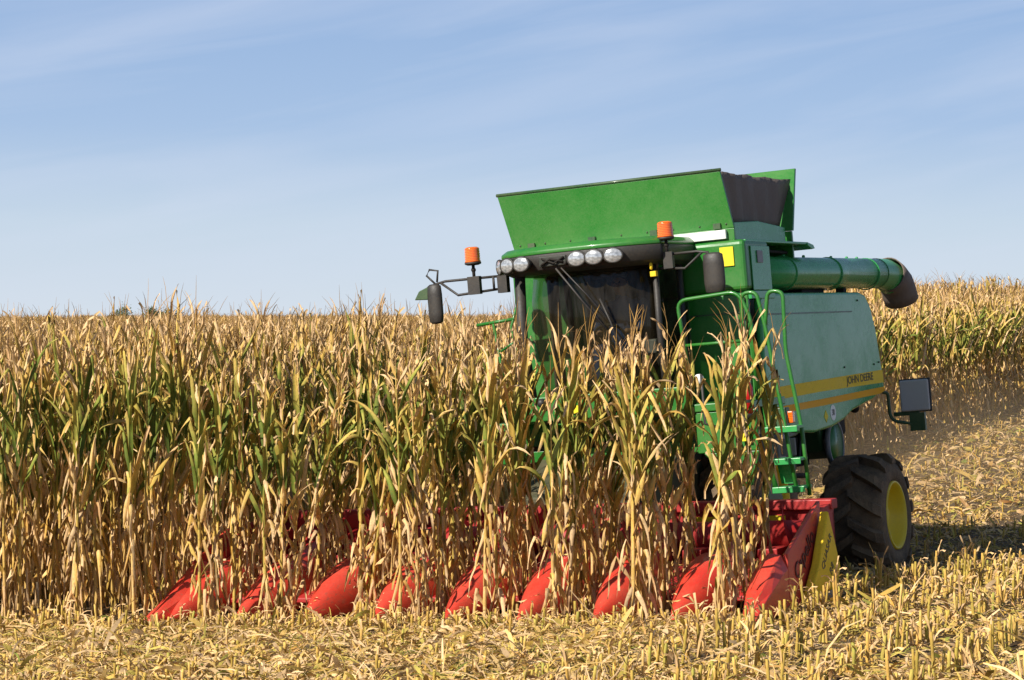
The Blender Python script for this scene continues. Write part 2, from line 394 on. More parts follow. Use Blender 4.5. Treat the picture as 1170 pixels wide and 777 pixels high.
# ------------------------------------------------------------------ corn plants
class Tissue:
    """strips and tubes of plant tissue with a tint per vertex"""
    def __init__(s): s.v = []; s.f = []; s.c = []; s.m = []
    def strip(s, rows, cols, mat=0):
        k = len(s.v); n = len(rows[0])
        for r, c in zip(rows, cols):
            s.v += r; s.c += (c if isinstance(c, list) else [c]*n)
        for i in range(len(rows)-1):
            for j in range(n-1):
                a = k+i*n+j; s.f.append((a, a+1, a+n+1, a+n)); s.m.append(mat)
    def tube(s, path, rs, cols, n=5, mat=0):
        rows = []
        for i, p in enumerate(path):
            p = Vector(p); t = (Vector(path[min(i+1, len(path)-1)]) - Vector(path[max(0, i-1)])).normalized()
            up = Vector((1, 0.1, 0)) if abs(t.z) > 0.6 else Vector((0, 0, 1))
            up = (up - t*up.dot(t)).normalized(); q = t.cross(up)
            rows.append([tuple(p + (up*math.cos(2*math.pi*k/n) + q*math.sin(2*math.pi*k/n))*rs[i]) for k in range(n)] )
            rows[-1].append(rows[-1][0])
        s.strip(rows, cols, mat)
    def mesh(s, name, mats):
        me = bpy.data.meshes.new(name); me.from_pydata(s.v, [], s.f)
        for m in mats: me.materials.append(m)
        me.polygons.foreach_set('material_index', s.m)
        me.polygons.foreach_set('use_smooth', [True]*len(s.f))
        a = me.color_attributes.new('tint', 'FLOAT_COLOR', 'POINT')
        arr = np.ones((len(s.v), 4), np.float32); arr[:, :3] = np.array(s.c, np.float32)
        a.data.foreach_set('color', arr.ravel()); me.update()
        return me

def leaf(T, rnd, base, az, a0, bend, length, width, dry, tone, brown, twist, kink=None, seg=9, curl=0.5, tipdry=0.5):
    """one corn blade: folded along its midrib, arching, twisting, sometimes snapped"""
    p = Vector(base); th = a0; azz = az
    rows, cols = [], []; ds = length/seg
    eL, eR = rnd.uniform(-0.08, 0.15), rnd.uniform(-0.08, 0.15)
    wob = rnd.uniform(0, 6.28); wf = rnd.uniform(5, 9)
    for i in range(seg+1):
        s = i/seg
        d = Vector((math.sin(th)*math.cos(azz), math.sin(th)*math.sin(azz), math.cos(th)))
        side = Vector((-math.sin(azz), math.cos(azz), 0))
        nrm = side.cross(d).normalized()
        tw = twist*s*s + 0.25*math.sin(wf*s + wob)
        sd_ = side*math.cos(tw) + nrm*math.sin(tw); nn = nrm*math.cos(tw) - side*math.sin(tw)
        w = width*(0.55 + 0.45*min(1, s*5)) * (1 - s**2.2)**0.75 + 0.001
        fold = 0.55 + curl*s
        e1 = 0.012*math.sin(wf*2.3*s*3 + wob) * (s > 0.1); e2 = 0.012*math.sin(wf*2.1*s*3 + wob + 2) * (s > 0.1)
        L_ = p + sd_*(w*math.cos(fold)) + nn*(w*math.sin(fold) + e1)
        R_ = p - sd_*(w*math.cos(fold)) + nn*(w*math.sin(fold) + e2)
        rows.append([tuple(L_), tuple(p), tuple(R_)])
        dd_ = min(1.4, dry + tipdry*s*s + 0.5*rnd.uniform(-0.1, 0.25)); cols.append([(dd_ + eL, tone, brown), (dd_ + 0.13, min(1.2, tone + 0.22), brown*0.5), (dd_ + eR, tone*0.92, brown)])
        p = p + d*ds
        th += bend*(0.3 + 1.4*s)/seg
        azz += rnd.uniform(-0.12, 0.12)
        if kink is not None and i == kink: th = rnd.uniform(2.3, 2.95)
        th = min(th, 3.05)
    T.strip(rows, cols, 0)

def corn_variant(seed, dryer=0.0):
    rnd = random.Random(seed)
    Hs = rnd.uniform(2.02, 2.26)
    lean = (rnd.uniform(-0.05, 0.05), rnd.uniform(-0.05, 0.05))
    ph = rnd.uniform(0, 6.28)
    def axis(z):
        t = z/Hs
        return (lean[0]*t*t*Hs + 0.012*math.sin(3*t+ph), lean[1]*t*t*Hs + 0.012*math.cos(4*t+ph), z)
    green = rnd.uniform(-0.12, 0.22)
    S = Tissue(); path, rs, cols = [], [], []
    n = 22
    for i in range(n+1):
        z = Hs*i/n; t = i/n
        path.append(axis(z - (0.04 if i == 0 else 0))); node = 1.22 if i % 2 == 0 else 1.0
        rs.append((0.0135*(1-t)**0.7 + 0.0035)*node)
        cols.append((0.72 - 0.35*math.exp(-((t-0.62)/0.2)**2) + rnd.uniform(-0.08, 0.08), rnd.uniform(0.45, 0.9), 0.25 if i % 2 == 0 and t < 0.7 else 0.0))
    S.tube(path, rs, cols, 6, 1)
    F = Tissue()
    az0 = rnd.uniform(0, math.pi)
    nl = 17
    for i in range(nl):
        t = i/(nl-1); z = 0.16 + (Hs-0.24)*t**0.92
        az = az0 + (math.pi if i % 2 else 0) + rnd.uniform(-0.5, 0.5)
        b = axis(z)
        if t < 0.36:          # withered lower leaves hanging along the stalk
            leaf(F, rnd, b, az, rnd.uniform(0.3, 0.8), rnd.uniform(1.5, 3.0), rnd.uniform(0.38, 0.66), rnd.uniform(0.024, 0.040),
                 rnd.uniform(0.5, 0.92), rnd.uniform(0.2, 1.0), rnd.uniform(0.15, 0.9)*rnd.random(), rnd.uniform(-4, 4), kink=rnd.choice([1, 1, 2, 3]), curl=0.7, tipdry=0.2)
        elif t < 0.86:        # green to yellow leaves in the middle
            k = rnd.random()
            leaf(F, rnd, b, az, rnd.uniform(0.15, 0.50), (rnd.uniform(0.1, 1.3) if rnd.random() < 0.72 else rnd.uniform(1.6, 2.6)), rnd.uniform(0.48, 0.80), rnd.uniform(0.024, 0.042),
                 rnd.uniform(-0.18, 0.36) - green*0.7 + (0.22 if t < 0.46 else 0) + (0.10 if t > 0.76 else 0) + dryer*1.3, rnd.uniform(0.35, 1.0), 0.0 if rnd.random() < 0.85 else 0.35,
                 rnd.uniform(-2.2, 2.2), kink=(rnd.choice([3, 4, 5, 6]) if k < 0.45 else None), tipdry=0.7)
        else:                 # narrow dry leaves around the top
            leaf(F, rnd, b, az, rnd.uniform(0.06, 0.42), rnd.uniform(-0.3, 2.0), rnd.uniform(0.24, 0.44), rnd.uniform(0.015, 0.030),
                 rnd.uniform(0.62, 1.0) - green*0.3, rnd.uniform(0.5, 1.0), rnd.uniform(0, 0.25), rnd.uniform(-5, 5), kink=(rnd.choice([3, 4, 5, 6]) if rnd.random() < 0.45 else None), curl=0.8, tipdry=0.3)
        # leaf sheath hugging the stalk
    for k in range(12):
        z = rnd.uniform(0.25, 1.5); b = axis(z)
        leaf(F, rnd, b, rnd.uniform(0, 6.28), 2.8, 0.2, rnd.uniform(0.2, 0.5), rnd.uniform(0.014, 0.028), rnd.uniform(0.5, 1.0), rnd.uniform(0.4, 1), rnd.uniform(0, 0.6), rnd.uniform(-3, 3), seg=5, tipdry=0.1)
    TA = Tissue()
    top = axis(Hs)
    nb = rnd.choice([3, 4, 5, 6]) if rnd.random() < 0.7 else 2
    for k in range(nb):
        az = rnd.uniform(0, 6.28); th = 0.05 if k == 0 else rnd.uniform(0.15, 0.6); ln = rnd.uniform(0.18, 0.38)
        p = Vector(top); pp = [tuple(p - Vector((0, 0, 0.02)))]
        for q in range(4):
            p = p + Vector((math.sin(th)*math.cos(az), math.sin(th)*math.sin(az), math.cos(th)))*ln/4
            th += rnd.uniform(-0.1, 0.4); pp.append(tuple(p))
        TA.tube(pp, [0.0032, 0.0036, 0.0034, 0.0028, 0.001], [(0.85, rnd.uniform(0.1, 0.7), 0.45)]*5, 3, 0)
    EL = []
    for k in range(1 if rnd.random() < 0.75 else 2):
        E = Tissue(); EL.append(E)
        z = rnd.uniform(0.95, 1.2) - 0.18*k; b = Vector(axis(z)); az = az0 + rnd.uniform(-0.5, 0.5) + k*math.pi
        th = rnd.choice([0.35, 0.5, 2.6, 2.8]); d = Vector((math.sin(th)*math.cos(az), math.sin(th)*math.sin(az), math.cos(th)))
        b = b + Vector((math.cos(az), math.sin(az), 0))*0.03
        pr = [(0, .010), (.03, .02), (.08, .029), (.14, .030), (.20, .022), (.25, .010), (.29, .003)]
        dd = rnd.uniform(0.6, 0.95)
        E.tube([tuple(b + d*a) for a, _ in pr], [r for _, r in pr], [(dd, rnd.uniform(0.7, 1.0), 0.05)]*7, 7, 0)
        for q in range(3):
            leaf(E, rnd, tuple(b + d*0.04), az + q*2.1, th + 0.15, rnd.uniform(-0.3, 0.6), rnd.uniform(0.2, 0.3), 0.016, dd, rnd.uniform(0.6, 1), 0.0, rnd.uniform(-1, 1), seg=4, tipdry=0.1)
    return S, F, TA, EL, green

NV = 14; NDRY = 5
variants = []
for i in range(NV + NDRY):
    S, F, TA, EL, gr_ = corn_variant(100 + i, 0.0 if i < NV else 0.85)
    parts = {'stalk': S.mesh('stalk', [LEAF, STALKM]), 'foliage': F.mesh('foliage', [LEAF]), 'tassel': TA.mesh('tassel', [LEAF])}
    parts = list(parts.items()) + [('ear', e_.mesh('ear', [LEAF])) for e_ in EL]
    J = Tissue()
    for t_ in [S, F, TA] + EL:
        k = len(J.v); J.v += t_.v; J.c += t_.c; J.f += [tuple(a+k for a in f) for f in t_.f]; J.m += t_.m
    whole = bpy.data.objects.new('corn_source', J.mesh('corn_source', [LEAF, STALKM]))     # never linked: only read by the scatter
    variants.append((parts, whole, gr_))

DRY = list(range(NV, NV + NDRY))
rr = random.Random(77)
plants = []     # x, y, u, v, zone
ROW, STEP = 0.75, 0.15
for k in range(8):                                  # rows standing between the snouts
    u0 = -2.625 + ROW*k
    v = (0.02 if k > 2 else -0.03) + rr.uniform(-0.12, 0.12)
    if k == 2: v = 0.2
    if k in (0, 3, 5): plants.append((u0 + rr.gauss(0, 0.03), -0.25 + rr.uniform(-0.1, 0.1), 'header'))
    while v < 1.34:
        if rr.random() > 0.04:
            plants.append((u0 + rr.gauss(0, 0.03), v + rr.gauss(0, 0.03), 'header'))
        v += 0.13*rr.uniform(0.8, 1.15)
u0 = -3.42
while u0 > -110:
    v = -0.15 + rr.uniform(-0.2, 0.15) if u0 > -20 else 0
    while v < 225:
        x, y = to_world(u0, v)
        if y > 225: break
        step = STEP if y < 45 else (0.27 if y < 70 else (0.5 if y < 120 else 0.95))
        if y > 15 and -0.235*y - 2.5 < x < 0.235*y + 2.5:
            if rr.random() > 0.04:
                plants.append((u0 + rr.gauss(0, 0.035 if y < 45 else 0.12), v + rr.gauss(0, 0.03), 'field'))
        v += step*rr.uniform(0.8, 1.2)
    u0 -= ROW
info = []
for (u, v, zn) in plants:
    x, y = to_world(u, v)
    h = min(1.07, rr.gauss(1.0, 0.038))
    tilt = rr.gauss(0, 0.025); 
    if rr.random() < ((0.08 if u < 1.5 else 0.0) if zn == 'header' else 0.03): tilt = rr.uniform(0.12, 0.34)
    taz = rr.uniform(0, 6.28)
    wide = 1.0 if y < 45 else (1.25 if y < 70 else 1.6)
    h *= (1.06 + 0.07*float(sst(u, -1.6, 0.6))) if zn == 'header' else 1.27 - 0.14*float(sst(y, 38, 50))*float(sst(x, 2, 6)) - 0.20*float(sst(y, 25.5, 50))*(1-float(sst(x, 0, 6)))
    info.append((x, y, float(ground(x, y)), u, v, zn, h, tilt*math.cos(taz), tilt*math.sin(taz), rr.uniform(0, 6.28), (rr.randrange(NV) if y < 38 else rr.choice(DRY)), wide))
def rank(p):
    x, y, g, u, v, zn = p[:6]
    if abs(x) > 0.2115*y: return 1e9
    if zn == 'header': return y - 10
    return y + (0 if v < 2.2 else 3.0*(v-2.2))          # plants deep behind the first ones are hidden by them
order = sorted(range(len(info)), key=lambda i: rank(info[i]))
single = set(order[:300])

def corn_label(p):
    x, y, g, u, v, zn = p[:6]
    if zn == 'header':
        k = int(round((u + 2.625)/ROW)); names = ['first', 'second', 'third', 'fourth', 'fifth', 'sixth', 'seventh', 'last']
        return ('dry corn plant in the %s row from the left between the red header snouts' % names[max(0, min(7, k))], 'corn row %s between the snouts' % names[max(0, min(7, k))])
    if v < 0.55: return ('dry corn plant on the cut edge of the stand left of the header', 'corn plants on the cut edge of the stand')
    return ('dry corn plant standing a few steps inside the uncut field left of the header', 'corn plants just inside the uncut field')
for i in sorted(single):
    x, y, g, u, v, zn, h, tx, ty, rz, vi, wide = info[i]
    o = empty('corn_plant'); o.location = (x, y, g - 0.02); o.rotation_euler = (tx, ty, rz); o.scale = (1, 1, h)
    lb, gr = corn_label(info[i]); tag(o, lb, 'corn plant', gr)
    for pn, me_ in variants[vi][0]:
        c = bpy.data.objects.new(pn, me_); COL.objects.link(c); c.parent = o

def scatter(name, pts, sources):
    """one object: copies of the sources on its points (location, euler, scale, source number)"""
    me = bpy.data.meshes.new(name); n = len(pts)
    me.vertices.add(n); me.vertices.foreach_set('co', np.array([p[0] for p in pts], np.float32).ravel())
    a = me.attributes.new('turn', 'FLOAT_VECTOR', 'POINT'); a.data.foreach_set('vector', np.array([p[1] for p in pts], np.float32).ravel())
    a = me.attributes.new('size', 'FLOAT_VECTOR', 'POINT'); a.data.foreach_set('vector', np.array([p[2] for p in pts], np.float32).ravel())
    a = me.attributes.new('which', 'INT', 'POINT'); a.data.foreach_set('value', np.array([p[3] for p in pts], np.int32))
    o = bpy.data.objects.new(name, me); COL.objects.link(o)
    ng = bpy.data.node_groups.new(name, 'GeometryNodeTree')
    ng.interface.new_socket('Geometry', in_out='INPUT', socket_type='NodeSocketGeometry')
    ng.interface.new_socket('Geometry', in_out='OUTPUT', socket_type='NodeSocketGeometry')
    N, L = ng.nodes, ng.links
    gi, go_ = N.new('NodeGroupInput'), N.new('NodeGroupOutput')
    iop = N.new('GeometryNodeInstanceOnPoints'); jg = N.new('GeometryNodeJoinGeometry')
    for s_ in sources:
        oi = N.new('GeometryNodeObjectInfo'); oi.inputs['Object'].default_value = s_; oi.inputs['As Instance'].default_value = True
        L.new(oi.outputs['Geometry'], jg.inputs[0])
    def att(nm, ty):
        q = N.new('GeometryNodeInputNamedAttribute'); q.data_type = ty; q.inputs['Name'].default_value = nm
        return [z for z in q.outputs if z.enabled and z.name == 'Attribute'][0]
    L.new(gi.outputs[0], iop.inputs['Points']); L.new(jg.outputs[0], iop.inputs['Instance'])
    iop.inputs['Pick Instance'].default_value = True
    L.new(att('which', 'INT'), iop.inputs['Instance Index'])
    L.new(att('turn', 'FLOAT_VECTOR'), iop.inputs['Rotation']); L.new(att('size', 'FLOAT_VECTOR'), iop.inputs['Scale'])
    L.new(iop.outputs[0], go_.inputs[0])
    md = o.modifiers.new('scatter', 'NODES'); md.node_group = ng
    return o
pts = []
for i in range(len(info)):
    if i in single: continue
    x, y, g, u, v, zn, h, tx, ty, rz, vi, wide = info[i]
    pts.append(((x, y, g - 0.02), (tx, ty, rz), (wide, wide, h), vi))
cf = scatter('corn_field', pts, [v[1] for v in variants])
tag(cf, 'ripe standing corn stretching behind the harvester to the horizon', 'corn field', kind='stuff')
print('plants', len(info), 'single', len(single))

# ------------------------------------------------------------------ stubble and litter
def stub_mesh(seed):
    rnd = random.Random(seed); T = Tissue()
    h = rnd.uniform(0.13, 0.27); r = rnd.uniform(0.009, 0.014); lx, ly = rnd.uniform(-0.12, 0.12), rnd.uniform(-0.12, 0.12)
    path = [(lx*h*t, ly*h*t, -0.03 + (h+0.03)*t) for t in (0, .3, .34, .7, .74, 1.0)]
    d = rnd.uniform(0.5, 0.8)
    T.tube(path, [r*1.15, r, r*1.2, r*.95, r*1.15, r*.9], [(d, rnd.uniform(0.7, 1), 0.3 if rnd.random() < 0.4 else 0.05)]*6, 7, 1)
    k = len(T.v)-8; T.f.append(tuple(range(k, k+7))); T.m.append(0)       # cut end
    for q in range(rnd.choice([1, 2, 3])):
        leaf(T, rnd, (lx*h*.4, ly*h*.4, rnd.uniform(0.02, h*0.8)), rnd.uniform(0, 6.28), rnd.uniform(0.2, 0.9), rnd.uniform(0.5, 3), rnd.uniform(0.08, 0.2), rnd.uniform(0.008, 0.016), rnd.uniform(0.6, 1), rnd.uniform(0.5, 1), rnd.uniform(0, 0.35), rnd.uniform(-3, 3), seg=4, tipdry=0.1)
    return T.mesh('corn_stub', [LEAF, STALKM])
stub_meshes = [stub_mesh(300+i) for i in range(10)]
stub_src = []
for me_ in stub_meshes: stub_src.append(bpy.data.objects.new('stub_source', me_))
rs_ = random.Random(9)
stubs = []
def in_view(x, y, m=0.3): return y > 15.8 and abs(x) < 0.2115*y + m
for k in range(-14, 22):                     # rows of stubble, the rows of the field carried on over the cut ground
    u0 = -2.625 + ROW*k
    v = -9.0; cut = u0 > 3.2
    while v < 45:
        ok = (v < -0.25) or (u0 > 3.2) or (u0 > -3.1 and v > 3.0)
        x, y = to_world(u0, v)
        if ok and in_view(x, y):
            cut = u0 > 3.2
            if rs_.random() < (0.96 if cut else 0.75) * (1.0 if y < 32 else 0.6):
                stubs.append((u0 + rs_.gauss(0, 0.022 if cut else 0.10), v + rs_.gauss(0, 0.04), (1.3 if cut else rs_.uniform(0.35, 0.95)) if y < 27 else rs_.uniform(0.4, 0.9)))
        v += (0.115 if cut else STEP)*rs_.uniform(0.6, 1.2)
# a ragged line of stubs right at the foot of the stand
for k in range(260):
    u0 = rs_.uniform(-6.5, 4.0); v = rs_.uniform(-0.75, -0.1)
    stubs.append((u0, v, rs_.uniform(0.6, 1.15)))
srec = []
for (u, v, s_) in stubs:
    x, y = to_world(u, v)
    srec.append(((x, y, float(ground(x, y)) - 0.005), (rs_.gauss(0, .07), rs_.gauss(0, .07), rs_.uniform(0, 6.28)), s_*rs_.uniform(0.85, 1.15), rs_.randrange(10)))
so = sorted(range(len(srec)), key=lambda i: srec[i][0][1] / max(0.2, srec[i][2]) if in_view(srec[i][0][0], srec[i][0][1], -0.05) and srec[i][0][1] > 16.5 else 1e9)
s_single = set(so[:300])
for i in sorted(s_single):
    loc, rot, s_, vi = srec[i]
    o = bpy.data.objects.new('corn_stub', stub_meshes[vi]); COL.objects.link(o)
    o.location = loc; o.rotation_euler = rot; o.scale = (1, 1, s_)
    u, v = to_rows(loc[0], loc[1])
    if u > 3.2: tag(o, 'cut corn stub in the stubble rows right of the yellow header end', 'corn stub', 'corn stubs right of the header')
    else: tag(o, 'cut corn stub sticking out of the straw litter in front of the snouts', 'corn stub', 'corn stubs in front of the header')
sf = scatter('stubble', [(srec[i][0], srec[i][1], (1, 1, srec[i][2]), srec[i][3]) for i in range(len(srec)) if i not in s_single], stub_src)
tag(sf, 'cut corn stubble over the harvested ground', 'stubble', kind='stuff')

# straw, husks and leaf scraps on the cut ground, one mesh
def litter():
    r = np.random.default_rng(12)
    P = []
    def band(n, y0, y1, umin=None):
        y = r.uniform(y0, y1, n); x = r.uniform(-0.235, 0.235, n)*y
        return np.stack([x, y], 1)
    P = np.concatenate([band(74000, 15.0, 23), band(15000, 20, 26), band(34000, 23, 34), band(42000, 34, 52), band(14000, 52, 66)])
    dx, dy = P[:, 0]-HO[0], P[:, 1]-HO[1]
    u, v = dx*cP - dy*sP, dx*sP + dy*cP
    keep = (v < 0.3) | (u > 3.0) | ((u > -3.1) & (v > 2.5))
    dens = np.where(v < -3.0, 1.0, np.where((v < -0.1) & (u < 3.0), 0.95, np.where(v < 4.0, 0.42, 1.0)))
    keep &= r.random(len(P)) < dens
    P = P[keep]; n = len(P); u = u[keep]; v = v[keep]
    far = sst(P[:, 1], 26, 45)
    ln = r.gamma(2.6, 0.038, n)*(1+0.5*far) + 0.02; wd = r.uniform(0.002, 0.0095, n)*(1+0.9*far) * np.where(r.random(n) < 0.20, 2.6, 1.0)
    lng = r.random(n) < 0.02; ln[lng] *= 2.4; wd[lng] = r.uniform(0.005, 0.011, lng.sum())
    az = r.uniform(0, 2*np.pi, n); el = r.normal(0.0, 0.17, n) + np.where(r.random(n) < 0.08, 0.6, 0); tw = r.normal(0, 0.7, n); bd = r.normal(0, 0.6, n)
    z = ground(P[:, 0], P[:, 1]) + np.abs(r.normal(0.010, 0.014, n))
    dryc = r.uniform(0.42, 1.1, n); tone = r.uniform(0.3, 1.1, n); brown = np.where(r.random(n) < 0.22, r.uniform(0.1, 0.6, n), 0)
    gm = (r.random(n) < 0.035) & ~lng; dryc[gm] = r.uniform(0.05, 0.35, gm.sum()); dryc[lng] = r.uniform(0.75, 1.1, lng.sum())
    V = np.zeros((n, 4, 2, 3), np.float32)
    p = np.stack([P[:, 0], P[:, 1], z], 1)
    for i in range(4):
        e = el + bd*(i-1.5)*0.5
        d = np.stack([np.cos(e)*np.cos(az), np.cos(e)*np.sin(az), np.sin(e)], 1)
        sdv = np.stack([-np.sin(az), np.cos(az), np.zeros(n)], 1)
        up = np.cross(d, sdv)
        t = tw*(0.5+0.3*i)
        s2 = sdv*np.cos(t)[:, None] + up*np.sin(t)[:, None]
        w = wd*(1.0 if i in (1, 2) else 0.55)
        V[:, i, 0] = p + s2*w[:, None]; V[:, i, 1] = p - s2*w[:, None]
        p = p + d*(ln/3)[:, None]
    V = V.reshape(-1, 3)
    b = (np.arange(n)*8)[:, None]
    q = np.concatenate([b + np.array([[2*i, 2*i+1, 2*i+3, 2*i+2]]) for i in range(3)], 0)
    me = bpy.data.meshes.new('corn_litter')
    me.vertices.add(len(V)); me.vertices.foreach_set('co', V.ravel())
    nf = len(q); me.loops.add(nf*4); me.loops.foreach_set('vertex_index', q.ravel().astype(np.int32))
    me.polygons.add(nf); me.polygons.foreach_set('loop_start', np.arange(0, nf*4, 4, dtype=np.int32))
    me.polygons.foreach_set('use_smooth', np.ones(nf, bool))
    me.update(calc_edges=True)
    a = me.color_attributes.new('tint', 'FLOAT_COLOR', 'POINT')
    c = np.ones((n, 8, 4), np.float32); c[..., 0] = dryc[:, None]; c[..., 1] = tone[:, None]; c[..., 2] = brown[:, None]
    a.data.foreach_set('color', c.ravel()); me.materials.append(LEAF); me.validate()
    o = bpy.data.objects.new('corn_litter', me); COL.objects.link(o)
    tag(o, 'straw husks and leaf scraps lying over the harvested ground', 'crop litter', kind='stuff')
litter()

# ------------------------------------------------------------------ far trees beyond the crest
def far_tree(x, y, w, h, seed, label):
    root = empty('tree'); g = float(ground(x, y)); root.location = (x, y, g); tag(root, label, 'tree', 'far trees on the horizon')
    t = MB(); t.tube([(0, 0, -0.2), (0.05, 0, h*0.3), (0, 0.05, h*0.6)], [0.3, 0.22, 0.12], 7); t.build('trunk', paint('bark', (0.09, 0.06, 0.04), 0.9), root)
    r = np.random.default_rng(seed); n = 5000
    cl = r.normal(0, 1, (26, 3)); cl /= np.linalg.norm(cl, axis=1)[:, None]; cl *= r.uniform(0.4, 0.95, (26, 1)); cl *= [w/2, w/2, h*0.33]; cl += [0, 0, h*0.64]
    c = cl[r.integers(0, 26, n)] + r.normal(0, 1, (n, 3))*w*0.09
    a = r.normal(0, 1, (n, 3)); a /= np.linalg.norm(a, axis=1)[:, None]; b = np.cross(a, r.normal(0, 1, (n, 3))); b /= np.linalg.norm(b, axis=1)[:, None]
    s = r.uniform(0.09, 0.2, (n, 1))
    V = np.stack([c-a*s, c+b*s*0.6, c+a*s, c-b*s*0.6], 1).reshape(-1, 3)
    me = bpy.data.meshes.new('crown'); me.from_pydata(V.tolist(), [], (np.arange(n*4).reshape(-1, 4)).tolist()); me.materials.append(CROWN)
    o = bpy.data.objects.new('crown', me); COL.objects.link(o); o.parent = root
CROWN = paint('tree_foliage', (0.07, 0.10, 0.028), 0.7, 0, 0.4, dust_col=(0.13, 0.15, 0.04), scale=1.0)
dT = 420.0
far_tree((135-585)/FPX*dT, dT, 5.2, 0, 0, '') if False else None
def place_tree(px, top, w, seed, label, d=420.0):
    x = (px-585)/FPX*d; g = float(ground(x, d)); topz = EYE + (352-top)*d/FPX
    far_tree(x, d, w, topz-g, seed, label)
place_tree(137, 346.5, 5.0, 1, 'leftmost small green treetop peeping over the corn on the horizon')
place_tree(180, 348, 4.6, 2, 'middle small green treetop peeping over the corn on the horizon')
place_tree(196, 348.5, 4.6, 3, 'rightmost small green treetop peeping over the corn on the horizon', 440)

# ------------------------------------------------------------------ the combine harvester (x across, y back along the rows, z up; origin on the ground between the snout tips)
root = empty('combine_harvester')
Mrot = Matrix.Rotation(-PSI, 3, 'Z') @ Matrix.Rotation(R(0.5), 3, 'X') @ Matrix.Rotation(R(-4.9), 3, 'Y')
root.matrix_world = Matrix.Translation((HO[0], HO[1], -2.92 + EYE)) @ Mrot.to_4x4()
tag(root, 'large green combine harvester with a red corn header cutting into the standing corn', 'combine harvester')

# ---- header
hd = MB()
hd.box((-3.12, 2.28, 0.30), (3.02, 2.34, 0.80))            # back wall
hd.box((-3.12, 1.62, 0.24), (3.02, 2.28, 0.28))            # trough floor
hd.box((-3.14, 2.22, 0.803), (3.04, 2.40, 0.90))           # top beam
hd.hexa([(-3.1, 0.72, 0.10), (3.0, 0.72, 0.10), (3.0, 1.62, 0.22), (-3.1, 1.62, 0.22), (-3.1, 0.72, 0.15), (3.0, 0.72, 0.15), (3.0, 1.60, 0.40), (-3.1, 1.60, 0.40)])
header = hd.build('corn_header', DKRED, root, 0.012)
header.rotation_euler = (0, R(1.7), 0)
header['label'] = 'red corn header with nine pointed snouts'
def snout(xc, big=False, left_end=False):
    m = MB(); m.smooth = True
    prof = [(0.0, .02, .05, .02), (0.06, .045, .085, .015), (0.2, .10, .18, .015), (0.4, .17, .295, .02), (0.6, .232, .395, .03), (0.8, .28, .465, .045), (0.95, .30, .505, .06), (1.06, .302, .52, .08), (1.12, .288, .515, .11)]
    rg = []
    for (y, w, zt, zb) in prof:
        r = []
        for k in range(17):
            a = math.pi*k/16
            c, s_ = math.cos(a), math.sin(a)
            r.append((xc + w*math.copysign(abs(c)**0.9, c), y, zb + (zt-zb)*abs(s_)**0.85))
        rg.append(r)
    m.rings(rg, False)
    k = len(m.v); m.smooth = False
    m.add([rg[0][i] for i in range(17)], [tuple(range(17))])
    # inner skin a little inside, so the shell reads as sheet plastic
    ri = [[(xc + (p[0]-xc)*0.96, p[1], 0.01 + (p[2]-0.01)*0.965) for p in r] for r in rg[3:]]
    m.smooth = True; m.rings(ri, False)
    o = m.build('snout', RED, header)
    # hood behind the snout
    m = MB(); m.smooth = True; rg = []
    for (y, w, zt, zb) in [(0.86, .17, .40, .12), (1.1, .19, .50, .14), (1.35, .185, .585, .18), (1.6, .16, .64, .22), (1.72, .10, .63, .26)]:
        rg.append([(xc + w*math.cos(math.pi*k/12), y, zb + (zt-zb)*math.sin(math.pi*k/12)**0.8) for k in range(13)])
    m.rings(rg, True); m.build('snout_hood', RED, header)
    return o
for i in range(9):
    xc = -3.08 + 0.76*i
    if i in (8,): continue
    snout(xc)
# right-hand end divider: flat-sided, with the side shield behind it
def end_side(sx, xc):
    m = MB()
    rg = []
    for (y, wi, zt, zb) in [(-0.12, .02, .05, .02), (0.0, .07, .13, .01), (0.3, .17, .30, .0), (0.62, .24, .47, .0), (0.78, .26, .53, .0)]:
        o_ = xc + sx*0.10; i_ = xc - sx*wi
        rg.append([(o_, y, zb), (o_, y, zb + (zt-zb)*0.72), (xc + sx*0.04, y, zt*0.97), (xc - sx*wi*0.3, y, zt), (xc - sx*wi*0.8, y, zb + (zt-zb)*0.75), (i_, y, zb + (zt-zb)*0.3), (i_, y, zb)])
    m.rings(rg, True); sn = m.build('snout', RED, header, 0.012)
    m = MB()
    x0, x1 = sorted((xc + sx*0.095, xc + sx*0.055))
    m.prism([(0.80, -0.01), (0.80, 0.52), (1.15, 0.66), (1.68, 0.88), (1.80, 0.92), (1.75, 0.66), (1.48, 0.30), (1.12, 0.02)], 'x', x0, x1)
    sd_ = m.build('side_shield', RED, header, 0.008)
    m = MB(); x0, x1 = sorted((xc + sx*0.20, xc + sx*0.115))
    m.prism([(1.08, 0.09), (1.38, 0.36), (1.62, 0.70), (1.72, 0.83), (1.86, 0.56), (2.00, 0.28), (1.88, 0.09)], 'x', x0, x1)
    yp = m.build('end_panel', YELLOW, header, 0.015)
    m = MB(); x0, x1 = sorted((xc + sx*0.18, xc + sx*0.12))
    m.prism([(1.10, 0.0), (1.13, 0.085), (1.86, 0.085), (1.78, 0.0)], 'x', x0, x1); m.build('skid_plate', STEEL, header)
    m = MB(); x0, x1 = sorted((xc - sx*0.02, xc + sx*0.05))
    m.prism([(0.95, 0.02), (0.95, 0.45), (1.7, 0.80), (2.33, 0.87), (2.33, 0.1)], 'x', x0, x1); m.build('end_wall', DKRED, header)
    return sd_, yp, xc + sx*0.10, xc + sx*0.20
sdR, ypR, xr, xy = end_side(1, 2.97)
end_side(-1, -3.22)
txt = lettering('Capello', 0.21, LETRED, header, (xr + 0.0, 1.33, 0.52), (0, 0, 0), sx=0.95)
